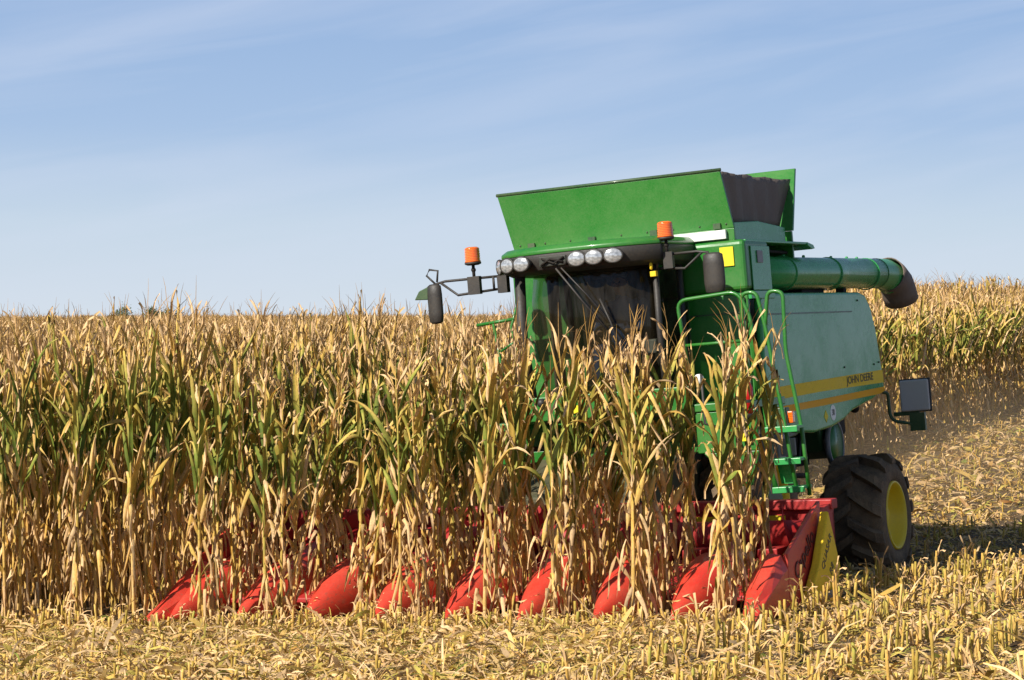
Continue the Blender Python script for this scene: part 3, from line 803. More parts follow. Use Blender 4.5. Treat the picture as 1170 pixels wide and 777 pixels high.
def face_right(o, loc, ang):      # text plane on a +x facing side, rising towards the back by ang
    o.matrix_local = Matrix.Translation(loc) @ Matrix.Rotation(-ang*0, 4, 'X') @ Matrix.Rotation(ang, 4, 'X') @ Matrix(((0,0,1,0),(1,0,0,0),(0,1,0,0),(0,0,0,1)))
face_right(txt, (xr + 0.002, 1.26, 0.47), R(32))
t2 = lettering('QUASAR', 0.105, LETGREY, header, (0, 0, 0), (0, 0, 0)); face_right(t2, (xy + 0.002, 1.60, 0.46), R(46))
t3 = lettering('R8', 0.11, LETGREY, header, (0, 0, 0), (0, 0, 0)); face_right(t3, (xy + 0.002, 1.72, 0.29), R(46))

sc_ = random.Random(21); T = Tissue()
for k in range(150):
    i_ = sc_.randrange(9); y_ = sc_.uniform(0.15, 1.05); w_ = 0.30*min(1, y_/0.85); a_ = sc_.uniform(0.35, 2.6)
    zt_ = 0.05 + 0.46*min(1, y_/0.98)**0.9
    if i_ == 8: continue
    leaf(T, sc_, (-3.08 + 0.76*i_ + w_*math.cos(a_), y_, 0.04 + (zt_-0.03)*math.sin(a_)**0.85 + 0.012), sc_.uniform(0, 6.28), 1.5 + sc_.uniform(-0.25, 0.25), sc_.uniform(-0.4, 0.8), sc_.uniform(0.04, 0.16), sc_.uniform(0.004, 0.013), sc_.uniform(0.6, 1.1), sc_.uniform(0.6, 1.0), 0.1, sc_.uniform(-1, 1), seg=4, tipdry=0.1)
for k in range(220):
    leaf(T, sc_, (sc_.uniform(-3.0, 2.9), sc_.uniform(1.0, 2.2), sc_.uniform(0.30, 0.44)), sc_.uniform(0, 6.28), sc_.uniform(0.7, 1.6), sc_.uniform(-0.4, 1.2), sc_.uniform(0.06, 0.25), sc_.uniform(0.006, 0.02), sc_.uniform(0.4, 1.1), sc_.uniform(0.5, 1.0), 0.2, sc_.uniform(-1, 1), seg=4, tipdry=0.1)
o = bpy.data.objects.new('caught_leaves', T.mesh('caught_leaves', [LEAF])); COL.objects.link(o); o.parent = header; o['kind'] = 'stuff'
# cross auger with its flights
m = MB(); m.lathe([(-3.05, .0), (-3.05, .15), (2.95, .15), (2.95, .0)], (0, 1.95, 0.58), 'x', 24)
vs, fs = [], []
NT = 260
for i in range(NT+1):
    x = -3.0 + 5.9*i/NT; a = (abs(x-0.3))*2*math.pi/0.55
    for r_ in (0.148, 0.30): vs.append((x, 1.95 + r_*math.cos(a), 0.58 + r_*math.sin(a)))
for i in range(NT): fs.append((2*i, 2*i+1, 2*i+3, 2*i+2))
m.smooth = True; m.add(vs, fs)
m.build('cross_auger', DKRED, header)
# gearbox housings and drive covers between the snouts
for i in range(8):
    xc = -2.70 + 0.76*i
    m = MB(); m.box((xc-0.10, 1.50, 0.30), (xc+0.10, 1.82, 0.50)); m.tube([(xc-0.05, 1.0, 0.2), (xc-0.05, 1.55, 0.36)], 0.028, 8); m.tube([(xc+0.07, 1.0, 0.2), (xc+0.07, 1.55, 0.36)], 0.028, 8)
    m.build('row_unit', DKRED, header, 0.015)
m = MB()
for x0 in (-1.75, 1.62, 2.35):
    m.box((x0, 2.262, 0.68), (x0+0.20, 2.276, 0.75))
m.build('warning_sticker', STICKER, header)
m = MB(); m.tube([(-1.62, 2.25, 1.1), (-1.62, 2.2, 1.38), (-1.45, 2.2, 1.42), (-1.45, 2.25, 1.1)], 0.025); m.box((-1.72, 2.2, 1.23), (-1.60, 2.3, 1.36))
m.build('lift_bracket', RED, header)

# ---- body
m = MB()
m.prism([(3.95, 1.15), (3.95, 3.44), (5.9, 3.44), (6.1, 2.95), (7.9, 2.78), (8.15, 1.85), (7.3, 1.6), (6.2, 1.30), (4.6, 1.2)], 'x', -0.88, 1.40)
body = m.build('body', DKGREEN, root, 0.02)
m = MB()    # front wall beside the cab and its rounded corner box
m.box((1.06, 3.86, 2.93), (1.80, 4.62, 3.47)); 
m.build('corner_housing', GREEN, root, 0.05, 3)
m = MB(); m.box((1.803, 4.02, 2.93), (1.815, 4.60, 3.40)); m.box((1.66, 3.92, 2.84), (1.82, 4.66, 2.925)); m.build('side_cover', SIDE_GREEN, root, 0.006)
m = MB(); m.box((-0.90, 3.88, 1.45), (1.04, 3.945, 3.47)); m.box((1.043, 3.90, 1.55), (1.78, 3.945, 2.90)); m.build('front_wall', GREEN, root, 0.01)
m = MB(); m.box((1.10, 3.87, 2.3), (1.115, 3.899, 2.86)); m.box((1.72, 3.87, 1.6), (1.75, 3.899, 2.86)); m.box((1.115, 3.885, 2.70), (1.72, 3.899, 2.715)); m.build('door_seam', DKGREEN, root)
m = MB(); m.box((1.53, 3.845, 3.20), (1.68, 3.858, 3.40)); m.build('warning_sticker', STICKER, root)
m = MB(); m.box((1.817, 4.18, 3.22), (1.83, 4.34, 3.35)); m.build('side_label', GREY, root, 0.005)
m = MB(); m.box((0.72, 3.62, 1.9), (0.95, 3.875, 3.36)); m.build('black_box', BLACK, root, 0.02)  # plain upright black box between cab and front wall
# side panels
pan = [(4.18, 1.60), (4.22, 2.84), (4.32, 2.90), (7.72, 2.90), (7.95, 2.86), (8.12, 2.72), (8.26, 2.45), (8.40, 1.87), (8.42, 1.72), (7.95, 1.62), (7.5, 1.57), (7.1, 1.52), (6.75, 1.43), (6.3, 1.37), (5.7, 1.34), (5.1, 1.37), (4.5, 1.47)]
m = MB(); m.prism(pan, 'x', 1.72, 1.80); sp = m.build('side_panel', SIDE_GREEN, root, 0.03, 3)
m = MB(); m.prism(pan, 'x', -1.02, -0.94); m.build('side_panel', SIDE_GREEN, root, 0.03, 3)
m = MB(); m.prism([(4.25, 1.885), (6.0, 1.915), (8.37, 1.955), (8.385, 1.80), (6.0, 1.785), (4.25, 1.75)], 'x', 1.8005, 1.805); st1 = m.build('yellow_stripe', YELLOW, sp)
m = MB(); m.prism([(4.25, 1.675), (6.0, 1.70), (8.39, 1.75), (8.40, 1.70), (8.2, 1.67), (6.0, 1.625), (4.25, 1.60)], 'x', 1.8005, 1.805); m.build('orange_stripe', ORANGE, sp)
m = MB(); m.box((1.8005, 4.35, 2.665), (1.807, 7.35, 2.68)); m.build('pressed_line', DKGREEN, sp)
t = lettering('JOHN DEERE', 0.125, TEXTB, sp, (0, 0, 0), (0, 0, 0), sx=1.45); t.matrix_local = Matrix.Translation((1.8065, 7.45, 1.878)) @ Matrix.Rotation(R(1.0), 4, 'X') @ Matrix(((0,0,1,0),(1,0,0,0),(0,1,0,0),(0,0,0,1))) @ Matrix.Diagonal((1.45, 1, 1, 1))
m = MB(); m.prism([(6.35+0.10*math.cos(a), 1.53+0.09*math.sin(a)) for a in [k*math.pi/10 for k in range(20)]], 'x', 1.8005, 1.804); m.build('round_decal', WHITE, sp)
t = lettering('30', 0.10, TEXTB, sp, (0, 0, 0), (0, 0, 0)); t.matrix_local = Matrix.Translation((1.8045, 6.35, 1.53)) @ Matrix(((0,0,1,0),(1,0,0,0),(0,1,0,0),(0,0,0,1)))
m = MB(); m.prism([(6.02, 1.50), (6.09, 1.57), (6.16, 1.50), (6.09, 1.43)], 'x', 1.8005, 1.804); m.build('diamond_decal', STICKER, sp)
m = MB()    # small bolts and latches on the panel
for (y, z) in ((8.05, 2.03), (8.25, 2.05), (6.9, 2.03), (4.6, 2.0), (4.4, 2.75), (7.6, 2.8)): m.ball((1.803, y, z), 0.013, 8, 6)
m.build('panel_bolt', BLACK, sp)

m = MB()
for k in range(9): m.ball((-0.8 + 0.3*k, 3.925, 3.645), 0.012, 8, 5)
for k in range(4): m.box((-0.7 + 0.72*k, 3.90, 3.60), (-0.62 + 0.72*k, 3.93, 3.66))
m.build('flap_hinge', DKGREEN, root)
# grain tank and its fold-out extensions
m = MB()
m.hexa([(-0.88, 3.93, 3.60), (1.68, 3.93, 3.60), (1.68, 3.96, 3.60), (-0.88, 3.96, 3.60), (-1.00, 3.86, 4.20), (1.60, 3.86, 4.20), (1.60, 3.90, 4.20), (-1.00, 3.90, 4.20)])
m.box((-0.88, 3.93, 3.47), (1.68, 3.97, 3.598))
ext = m.build('tank_front_flap', GREEN, root, 0.006)
m = MB(); m.tube([(-1.01, 3.865, 4.215), (1.61, 3.865, 4.215)], 0.018, 8); m.build('flap_edge', DKGREEN, ext)
m = MB(); m.box((-0.90, 3.88, 3.49), (1.60, 3.925, 3.585)); m.build('white_board', WHITE, root, 0.004)
m = MB(); m.hexa([(-0.80, 5.70, 3.60), (1.72, 5.70, 3.60), (1.72, 5.75, 3.60), (-0.80, 5.75, 3.60), (-0.9, 6.25, 4.33), (1.62, 6.25, 4.33), (1.62, 6.30, 4.33), (-0.9, 6.30, 4.33)])
m.box((-0.8, 5.72, 3.2), (1.70, 5.76, 3.598)); m.build('tank_rear_flap', GREEN, root, 0.006)
for sx, x0 in ((1, 1.58), (-1, -0.90)):     # dark sheets closing the sides, wavy
    m = MB(); m.smooth = True; rws = []; NN = 26
    for j in range(9):
        t_ = j/8; z = 3.66 + 0.54*t_; ya = 3.98 - 0.06*t_; yb = 5.70 + 0.46*t_
        rws.append([(x0 + 0.013*math.sin(i*1.15 + 0.25*j) + 0.008*math.sin(i*2.7) - 0.03*math.sin(math.pi*i/NN)*t_, ya + (yb-ya)*i/NN, z + 0.008*math.sin(i*0.8)*(j == 8)) for i in range(NN+1)])
    vs = [p for r_ in rws for p in r_]; fs = [(a*(NN+1)+b_, a*(NN+1)+b_+1, (a+1)*(NN+1)+b_+1, (a+1)*(NN+1)+b_) for a in range(8) for b_ in range(NN)]
    m.add(vs, fs); so_ = m.build('side_sheet', CANVAS, root)
    md = so_.modifiers.new('thick', 'SOLIDIFY'); md.thickness = 0.012
m = MB(); m.prism([(4.02, 3.47), (4.0, 3.66), (4.75, 3.69), (5.62, 3.64), (5.62, 3.47)], 'x', 1.60, 1.66); m.build('tank_side_lip', SIDE_GREEN, root, 0.008)
m = MB(); m.box((-0.95, 3.95, 3.441), (1.79, 5.95, 3.468)); m.prism([(5.95, 3.43), (5.95, 3.468), (6.15, 3.44), (6.2, 3.40), (6.1, 3.39)], 'x', -0.9, 1.80); m.build('tank_deck', SIDE_GREEN, root, 0.006)
m = MB(); m.box((0.9, 4.7, 2.92), (1.38, 5.6, 3.42)); m.tube([(1.62, 4.7, 3.38), (1.62, 5.9, 3.36)], 0.02); m.tube([(1.4, 5.2, 2.98), (1.4, 7.2, 2.96)], 0.05); m.box((1.2, 6.2, 2.9), (1.6, 7.0, 3.0)); m.build('auger_drive', DARK, root, 0.01)
m = MB(); m.box((0.3, 5.9, 2.95), (1.5, 6.5, 3.22)); m.build('rear_hood', DKGREEN, root, 0.03)
# unloading auger
m = MB()
pth = [(1.60, 4.45, 3.13), (1.62, 5.6, 3.13), (1.64, 7.0, 3.135), (1.67, 8.85, 3.14)]
m.tube(pth, 0.182, 28)
for y in (5.5, 7.05, 8.45): m.lathe([(-0.015, .183), (-0.015, .196), (0.015, .196), (0.015, .183)], (1.605 + (y-4.55)*0.0145, y, 3.13), 'y', 28)
for y in (5.6, 5.75, 6.3, 7.3, 7.9, 8.3): m.ball((1.62, y, 3.325), 0.02, 8, 6)
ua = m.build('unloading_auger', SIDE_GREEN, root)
m = MB(); m.smooth = True
sp_path = [(1.67, 8.83, 3.14), (1.67, 9.25, 3.13), (1.67, 9.50, 3.07), (1.86, 9.42, 2.95), (1.87, 9.50, 2.80), (1.87, 9.54, 2.66)]
m.tube(sp_path[:3], [0.186, 0.19, 0.20], 28, False); m.build('auger_elbow', SIDE_GREEN, ua)
m = MB()
rg = []
for (c, t_) in (((1.68, 9.34, 3.13), 0.2), ((1.68, 9.50, 3.09), 0.45), ((1.69, 9.64, 3.02), 0.75), ((1.69, 9.74, 2.92), 0.95), ((1.69, 9.82, 2.80), 1.05)):
    r_ = 0.215; rg.append([(c[0] + r_*math.cos(2*math.pi*k/24), c[1] + r_*1.15*math.sin(2*math.pi*k/24)*math.sin(t_), c[2] + r_*math.sin(2*math.pi*k/24)*math.cos(t_)) for k in range(24)])
m.smooth = True; m.rings(rg, False); o_ = m.build('rubber_spout', CANVAS, ua); md = o_.modifiers.new('thick', 'SOLIDIFY'); md.thickness = 0.012
m = MB(); m.box((1.58, 7.5, 2.86), (1.68, 7.6, 2.975)); m.tube([(1.62, 7.55, 2.7), (1.63, 7.55, 2.93)], 0.015); m.build('auger_rest', DARK, root)

# ---- cab
m = MB()
NCX = 14
def cabx(t): return -0.33 + 1.43*t
rg = []
for (z, yb, inset) in ((1.98, 2.95, 0.05), (2.2, 2.87, 0.02), (2.6, 2.80, 0.0), (3.0, 2.80, 0.0), (3.30, 2.86, 0.02)):
    rg.append([(cabx(0) + inset + (1.43-2*inset)*i/NCX, yb + 0.26*(2*i/NCX-1)**4 + 0.04*(2*i/NCX-1)**2, z) for i in range(NCX+1)])
vs = [p for r_ in rg for p in r_]; n_ = NCX+1
m.smooth = True; m.add(vs, [(a*n_+b_, a*n_+b_+1, (a+1)*n_+b_+1, (a+1)*n_+b_) for a in range(4) for b_ in range(NCX)])
ws = m.build('windscreen', GLASS, root)
m = MB(); m.box((1.085, 3.12, 2.0), (1.10, 3.75, 3.3)); m.build('side_window', GLASS, root)
m = MB(); m.box((0.02, 3.70, 1.8), (1.08, 3.76, 3.32)); m.box((-0.33, 2.98, 1.70), (1.10, 3.86, 1.97)); m.box((-0.33, 3.5, 1.97), (-0.30, 3.76, 3.3)); m.build('cab_shell', INNER, root, 0.01)
for pp_, r_ in (([(-0.36, 2.98, 1.95), (-0.38, 2.90, 2.6), (-0.38, 2.96, 3.32)], 0.06), ([(1.11, 3.08, 1.95), (1.12, 3.02, 2.6), (1.11, 3.06, 3.32)], 0.035),
                ([(0.06, 3.3, 1.95), (-0.02, 3.3, 3.3)], 0.035), ([(1.10, 3.74, 1.95), (1.10, 3.74, 3.3)], 0.04)):
    m = MB(); m.tube(pp_, r_, 8); m.build('cab_pillar', BLACK, root)
m = MB(); m.box((0.30, 3.25, 1.97), (0.80, 3.65, 2.35)); m.box((0.32, 3.5, 2.35), (0.78, 3.66, 2.95)); m.build('driver_seat', SEATC, root, 0.06, 3)
m = MB(); m.tube([(0.52, 3.0, 1.97), (0.52, 3.12, 2.5)], 0.04, 8); m.tube([(0.52 + 0.19*math.cos(a), 3.12 - 0.06*math.sin(a), 2.52 + 0.17*math.sin(a)) for a in [k*math.pi/10 for k in range(21)]], 0.014, 8); m.build('steering_wheel', BLACK, root)
m = MB(); m.box((0.90, 3.1, 2.35), (1.04, 3.5, 2.50)); m.build('armrest_console', GREY, root, 0.02)
# roof: green shell over a black visor with lamps
m = MB(); rg = []
for (z, g_, ) in ((3.46, 0.0), (3.50, 0.0), (3.545, 0.05), (3.56, 0.25)):
    r_ = []
    for i in range(17):
        t_ = i/16; x = -0.56 + g_ + (1.80-2*g_)*t_; y = 2.62 + g_ + 0.30*abs(2*t_-1)**3.2
        r_.append((x, y, z))
    r_ += [(1.24-g_, 3.95, z), (-0.56+g_, 3.95, z)]
    rg.append(r_)
m.smooth = True; m.rings(rg, True); roof = m.build('cab_roof', GREEN, root, 0.01)
m = MB(); rg = []
for (z, g_) in ((3.26, 0.09), (3.30, 0.03), (3.38, 0.0), (3.457, 0.0)):
    r_ = []
    for i in range(17):
        t_ = i/16; x = -0.57 + g_ + (1.82-2*g_)*t_; y = 2.60 + g_ + 0.31*abs(2*t_-1)**3.2
        r_.append((x, y, z))
    r_ += [(1.25-g_, 3.85, z), (-0.57+g_, 3.85, z)]
    rg.append(r_)
m.smooth = True; m.rings(rg, True); visor = m.build('roof_visor', BLACK, root, 0.006)
m = MB(); m.box((0.02, 2.585, 3.325), (0.33, 2.615, 3.43)); m.build('visor_recess', TEXTB, visor, 0.01)
m = MB(); m.tube([(0.05, 2.57, 3.34), (0.16, 2.56, 3.40), (0.30, 2.57, 3.36)], 0.012, 6); m.tube([(0.06, 2.57, 3.41), (0.2, 2.56, 3.35), (0.31, 2.57, 3.41)], 0.010, 6); m.ball((0.33, 2.56, 3.34), 0.02, 8, 6); m.build('wiper_linkage', DARK, visor)
for x, y, ro in ((-0.51, 2.80, -50), (-0.345, 2.635, -22), (-0.165, 2.59, -8), (0.46, 2.59, 4), (0.645, 2.605, 6), (0.84, 2.65, 16)):
    m = MB(); m.lathe([(0.06, 0.0), (0.06, 0.075), (-0.005, 0.092), (-0.02, 0.085), (-0.012, 0.07)], (0, 0, 0), 'y', 22)
    lp = m.build('work_lamp', BLACK, visor); lp.location = (x, y-0.03, 3.375); lp.rotation_euler = (0, 0, R(ro)); lp.scale = (1.2, 1, 0.92)
    m = MB(); m.lathe([(-0.012, 0.078), (-0.022, 0.06), (-0.03, 0.03), (-0.032, 0.0)], (0, 0, 0), 'y', 22); 
    ln = m.build('lens', LENS, visor); ln.location = lp.location; ln.rotation_euler = lp.rotation_euler; ln.scale = lp.scale
m = MB(); m.tube([(0.20, 2.60, 3.30), (0.42, 2.70, 2.95), (0.68, 2.70, 2.62)], 0.011, 6); m.tube([(0.26, 2.60, 3.30), (0.50, 2.70, 2.98), (0.72, 2.70, 2.70)], 0.008, 6)
m.tube([(0.62, 2.70, 2.95), (0.72, 2.70, 2.70), (0.80, 2.71, 2.42)], 0.011, 6); m.build('wiper', BLACK, root)
# mirrors on tube arms, and the beacons that stand on them
def arm(sgn, x_in, x_out, y, z, kids):
    m = MB()
    m.tube([(x_in, y+0.05, z), (x_out+sgn*(-0.12), y, z+0.0), (x_out, y, z-0.02), (x_out, y, z-0.10)], 0.014, 8)
    m.tube([(x_in, y+0.05, z-0.13), (x_out-sgn*0.26, y, z-0.16), (x_out-sgn*0.06, y, z-0.01)], 0.014, 8)
    for x in kids: m.tube([(x, y+0.02, z), (x, y+0.02, z-0.14)], 0.014, 8)
    return m
m = arm(-1, -0.58, -1.40, 3.0, 3.30, (-0.62, -0.72)); m.box((-1.0, 2.96, 3.13), (-0.86, 3.02, 3.32)); m.box((-0.66, 2.98, 3.12), (-0.55, 3.06, 3.30))
m.tube([(-1.40, 3.0, 3.28), (-1.50, 3.0, 3.38), (-1.46, 3.0, 3.44), (-1.36, 3.0, 3.42), (-1.38, 3.0, 3.30)], 0.012, 8)
ml = m.build('mirror_arm', BLACK, root)
m = MB(); m.lathe([(-0.215, 0.0), (-0.21, 0.05), (-0.19, 0.078), (-0.1, 0.085), (0.1, 0.085), (0.19, 0.078), (0.21, 0.05), (0.215, 0.0)], (0, 0, 0), 'z', 20); mm = m.build('mirror', BLACK, ml); mm.location = (-1.42, 3.0, 3.07); mm.scale = (1.0, 0.62, 1.0)
m = MB(); m.prism([(-1.66, 3.13), (-1.60, 3.22), (-1.46, 3.27), (-1.40, 3.24), (-1.50, 3.12)], 'y', 2.98, 3.02); m.build('wide_angle_mirror', DKGREEN, ml, 0.01)
m = arm(1, 1.12, 1.72, 3.0, 3.345, (1.15,)); m.box((1.24, 2.97, 3.20), (1.34, 3.03, 3.37)); mr_ = m.build('mirror_arm', BLACK, root)
m = MB(); m.lathe([(-0.215, 0.0), (-0.21, 0.06), (-0.19, 0.09), (-0.1, 0.098), (0.1, 0.098), (0.19, 0.09), (0.21, 0.06), (0.215, 0.0)], (0, 0, 0), 'z', 20); mm = m.build('mirror', BLACK, mr_); mm.location = (1.77, 3.0, 3.11); mm.scale = (1.15, 0.62, 0.98)
for x, z, par in ((-0.93, 3.44, ml), (1.28, 3.49, mr_)):
    m = MB(); m.tube([(x, 2.99, z-0.14), (x, 2.99, z+0.01)], 0.018, 8); m.ball((x, 2.99, z-0.05), 0.028, 8, 6); sk = m.build('beacon_stem', DARK, par)
    m = MB(); m.lathe([(0.03, 0.0), (0.03, 0.085)] + [(0.03 + 0.15*k/12, 0.084 - 0.006*k/12 + (0.0022 if k % 2 else -0.0022)) for k in range(1, 12)] + [(0.182, 0.074), (0.192, 0.055), (0.195, 0.0)], (x, 2.99, z), 'z', 28); bc = m.build('beacon', AMBER, par)
    m = MB(); m.lathe([(0.0, 0.0), (0.0, 0.06), (0.012, 0.088), (0.03, 0.089), (0.03, 0.0)], (x, 2.99, z), 'z', 24); m.build('beacon_base', BLACK, par)
m = MB(); m.box((1.11, 2.9, 3.13), (1.175, 2.96, 3.185)); m.ball((1.12, 2.92, 3.24), (0.018, 0.02, 0.04)); m.build('indicator_lamp', YELLOW, root, 0.01)

# ---- platform, railings, ladder
m = MB(); m.box((-0.45, 2.82, 1.72), (2.12, 3.84, 1.80)); m.box((-0.45, 2.78, 1.74), (1.50, 2.815, 1.99)); m.box((-0.95, 2.95, 1.66), (-0.455, 3.8, 1.74))
m.build('cab_platform', GREEN, root, 0.01)
m = MB(); m.box((1.50, 2.84, 1.30), (2.15, 2.90, 1.715)); m.prism([(1.55, 1.30), (2.15, 1.30), (2.05, 0.95), (1.9, 0.95)], 'y', 2.85, 2.89); m.build('platform_bracket', GREEN, root, 0.01)
def smooth_path(pts_, k=5):
    """rounded corners"""
    out_ = [Vector(pts_[0])]
    for i in range(1, len(pts_)-1):
        a, b_, c = Vector(pts_[i-1]), Vector(pts_[i]), Vector(pts_[i+1])
        r_ = min(0.11, (a-b_).length/2.2, (c-b_).length/2.2)
        p0 = b_ + (a-b_).normalized()*r_; p1 = b_ + (c-b_).normalized()*r_
        for j in range(k+1):
            t_ = j/k; out_.append(p0*(1-t_)**2 + b_*2*t_*(1-t_) + p1*t_**2)
    out_.append(Vector(pts_[-1])); return out_
RT = 0.021
m = MB(); m.tube(smooth_path([(1.46, 2.95, 1.8), (1.36, 2.95, 2.86), (2.02, 2.95, 2.90), (2.14, 2.95, 2.62), (2.14, 2.95, 1.8)]), RT, 8); m.tube([(1.40, 2.95, 2.40), (2.13, 2.95, 2.40)], RT*0.8, 8); m.build('guard_rail', GREEN, root)
m = MB(); m.tube(smooth_path([(2.16, 3.6, 1.5), (2.02, 3.0, 2.2), (2.04, 3.0, 2.88), (2.20, 3.0, 2.88), (2.27, 3.0, 2.5), (2.38, 3.0, 1.6), (2.49, 2.9, 0.86)]), RT, 8); m.build('ladder_handrail', GREEN, root)
m = MB(); m.tube(smooth_path([(2.20, 3.2, 2.35), (2.26, 3.0, 2.50), (2.32, 3.0, 2.88), (2.48, 3.0, 2.86), (2.46, 3.0, 2.26), (2.56, 3.0, 1.5), (2.62, 2.9, 0.82)]), RT, 8); m.build('ladder_handrail', GREEN, root)
m = MB(); m.tube([(2.20, 2.98, 1.72), (2.27, 2.9, 0.86)], 0.028, 6); m.build('ladder_stringer', GREEN, root)
for z, xa in ((1.52, 2.24), (1.20, 2.25), (0.92, 2.27)):
    m = MB(); m.box((xa, 2.80, z-0.03), (xa + 0.34, 3.02, z)); m.box((xa, 2.795, z-0.06), (xa+0.34, 2.805, z-0.001)); m.build('ladder_step', SIDE_GREEN, root, 0.004)
m = MB(); m.prism([(2.25, 1.20), (2.43, 1.20), (2.45, 0.94), (2.29, 0.94)], 'y', 3.03, 3.05); m.build('step_back_plate', SIDE_GREEN, root)
m = MB(); m.prism([(3.3, 1.25), (3.5, 1.3), (3.9, 0.75), (3.85, 0.35), (3.55, 0.5)], 'x', 1.95, 1.99); m.build('wheel_guard', DKGREEN, root, 0.01)
m = MB(); m.box((1.85, 3.3, 1.15), (2.20, 3.5, 1.42)); m.box((2.2, 3.35, 1.20), (2.36, 3.37, 1.38)); m.build('battery_box', GREY, root, 0.01)
m = MB(); m.smooth = True; m.lathe([(0.0, 0.0), (0.0, 0.065), (0.30, 0.067), (0.36, 0.045), (0.40, 0.02), (0.42, 0.0)], (2.06, 2.86, 1.63), 'z', 18); fe = m.build('fire_extinguisher', EXTRED, root)
m = MB(); m.lathe([(0.15, 0.069), (0.18, 0.069)], (2.06, 2.86, 1.63), 'z', 18); m.lathe([(0.0, 0.0), (0.0, 0.068), (0.05, 0.068)], (2.06, 2.86, 1.62), 'z', 18); m.box((2.04, 2.80, 2.03), (2.08, 2.9, 2.08)); m.build('valve', BLACK, fe)
m = MB(); m.box((1.99, 2.78, 1.40), (2.08, 2.80, 1.56)); m.build('warning_sticker', STICKER, root)
m = MB(); m.box((2.24, 3.08, 1.48), (2.38, 3.2, 1.70)); m.build('lamp_bracket', DKGREEN, root, 0.01)
m = MB(); m.box((2.40, 3.05, 1.54), (2.46, 3.12, 1.66)); m.build('side_indicator', AMBER, root, 0.01)
m = MB(); m.ball((1.55, 2.90, 2.05), (0.055, 0.04, 0.055)); m.build('round_mirror', WHITE, root)
m = MB(); m.tube([(-0.42, 2.9, 2.95), (-0.50, 2.9, 2.75), (-0.46, 2.9, 2.5), (-0.40, 2.9, 2.0)], 0.015, 8); m.tube([(-0.46, 2.9, 2.83), (-0.92, 2.95, 2.80)], 0.018, 8); m.tube([(-0.72, 2.93, 2.82), (-0.66, 2.93, 2.3), (-0.62, 2.93, 1.75)], 0.016, 8); m.tube([(-0.46, 2.9, 2.6), (-0.66, 2.93, 2.5)], 0.012, 6); m.build('left_guard_rail', GREEN, root)
m = MB(); m.box((0.05, 2.76, 1.80), (0.30, 2.778, 1.88)); m.box((-0.15, 3.2, 1.35), (0.10, 3.22, 1.45)); m.build('platform_sticker', STICKER, root)
m = MB(); m.tube([(1.60, 2.84, 2.10), (1.60, 2.84, 1.60), (1.75, 2.84, 1.55)], 0.015, 6); m.ball((-0.15, 2.75, 1.93), 0.05); m.build('hose', BLACK, root)

# feeder house and front chassis
m = MB(); m.hexa([(-0.45, 2.36, 0.28), (1.15, 2.36, 0.28), (1.15, 4.1, 0.95), (-0.45, 4.1, 0.95), (-0.45, 2.36, 0.98), (1.15, 2.36, 0.98), (1.15, 4.0, 1.62), (-0.45, 4.0, 1.62)])
m.build('feeder_house', FEEDER, root, 0.02)
m = MB(); m.box((-0.9, 3.25, 1.30), (1.45, 3.33, 1.42)); m.box((-0.85, 3.30, 1.05), (-0.2, 3.36, 1.14)); m.build('cross_beam', GREEN, root, 0.01)
m = MB(); m.box((-1.35, 4.3, 0.62), (2.0-0.35, 4.75, 1.0)); m.box((-0.7, 4.2, 0.9), (1.05, 7.6, 1.25)); m.tube([(1.3, 4.9, 1.25), (1.4, 5.4, 0.95), (1.35, 6.2, 0.85), (1.2, 7.0, 0.8)], 0.03); m.tube([(1.2, 5.0, 1.3), (1.5, 5.9, 1.05), (1.3, 6.6, 1.3)], 0.022); m.box((1.1, 5.6, 0.95), (1.45, 5.9, 1.2)); m.box((-0.5, 7.2, 0.18), (1.6, 7.45, 0.36)); m.box((0.2, 7.0, 0.3), (0.7, 7.6, 1.3)); m.build('chassis', DARK, root, 0.02)
m = MB(); m.prism([(7.35, 1.55), (8.05, 1.55), (8.2, 1.1), (8.05, 0.95), (7.8, 0.95), (7.55, 1.05)], 'x', 0.9, 1.25); m.build('straw_hood', DKGREEN, root, 0.03)
m = MB(); m.box((-0.6, 7.6, 1.2), (1.3, 8.35, 1.75)); m.ball((1.5, 8.1, 1.52), 0.06); m.build('rear_body', DARK, root, 0.05)
m = MB(); m.lathe([(-0.02, 0.0), (-0.02, 0.26), (0.02, 0.26), (0.02, 0.0)], (1.32, 7.78, 1.12), 'x', 28); pu = m.build('drive_pulley', GREEN, root); 
m = MB(); m.lathe([(-0.03, 0.26), (-0.03, 0.285), (0.03, 0.285), (0.03, 0.26)], (1.32, 7.78, 1.12), 'x', 28, True); m.build('pulley_rim', GREY, pu)

m = MB(); m.box((1.50, 5.0, 1.12), (1.53, 5.45, 1.30)); m.prism([(4.75, 1.3), (4.95, 1.3), (5.7, 0.7), (5.55, 0.62)], 'x', 1.30, 1.34); m.build('guard_plate', paint('beige_plate', (0.38, 0.33, 0.22), 0.6, 0, 0.4), root, 0.006)
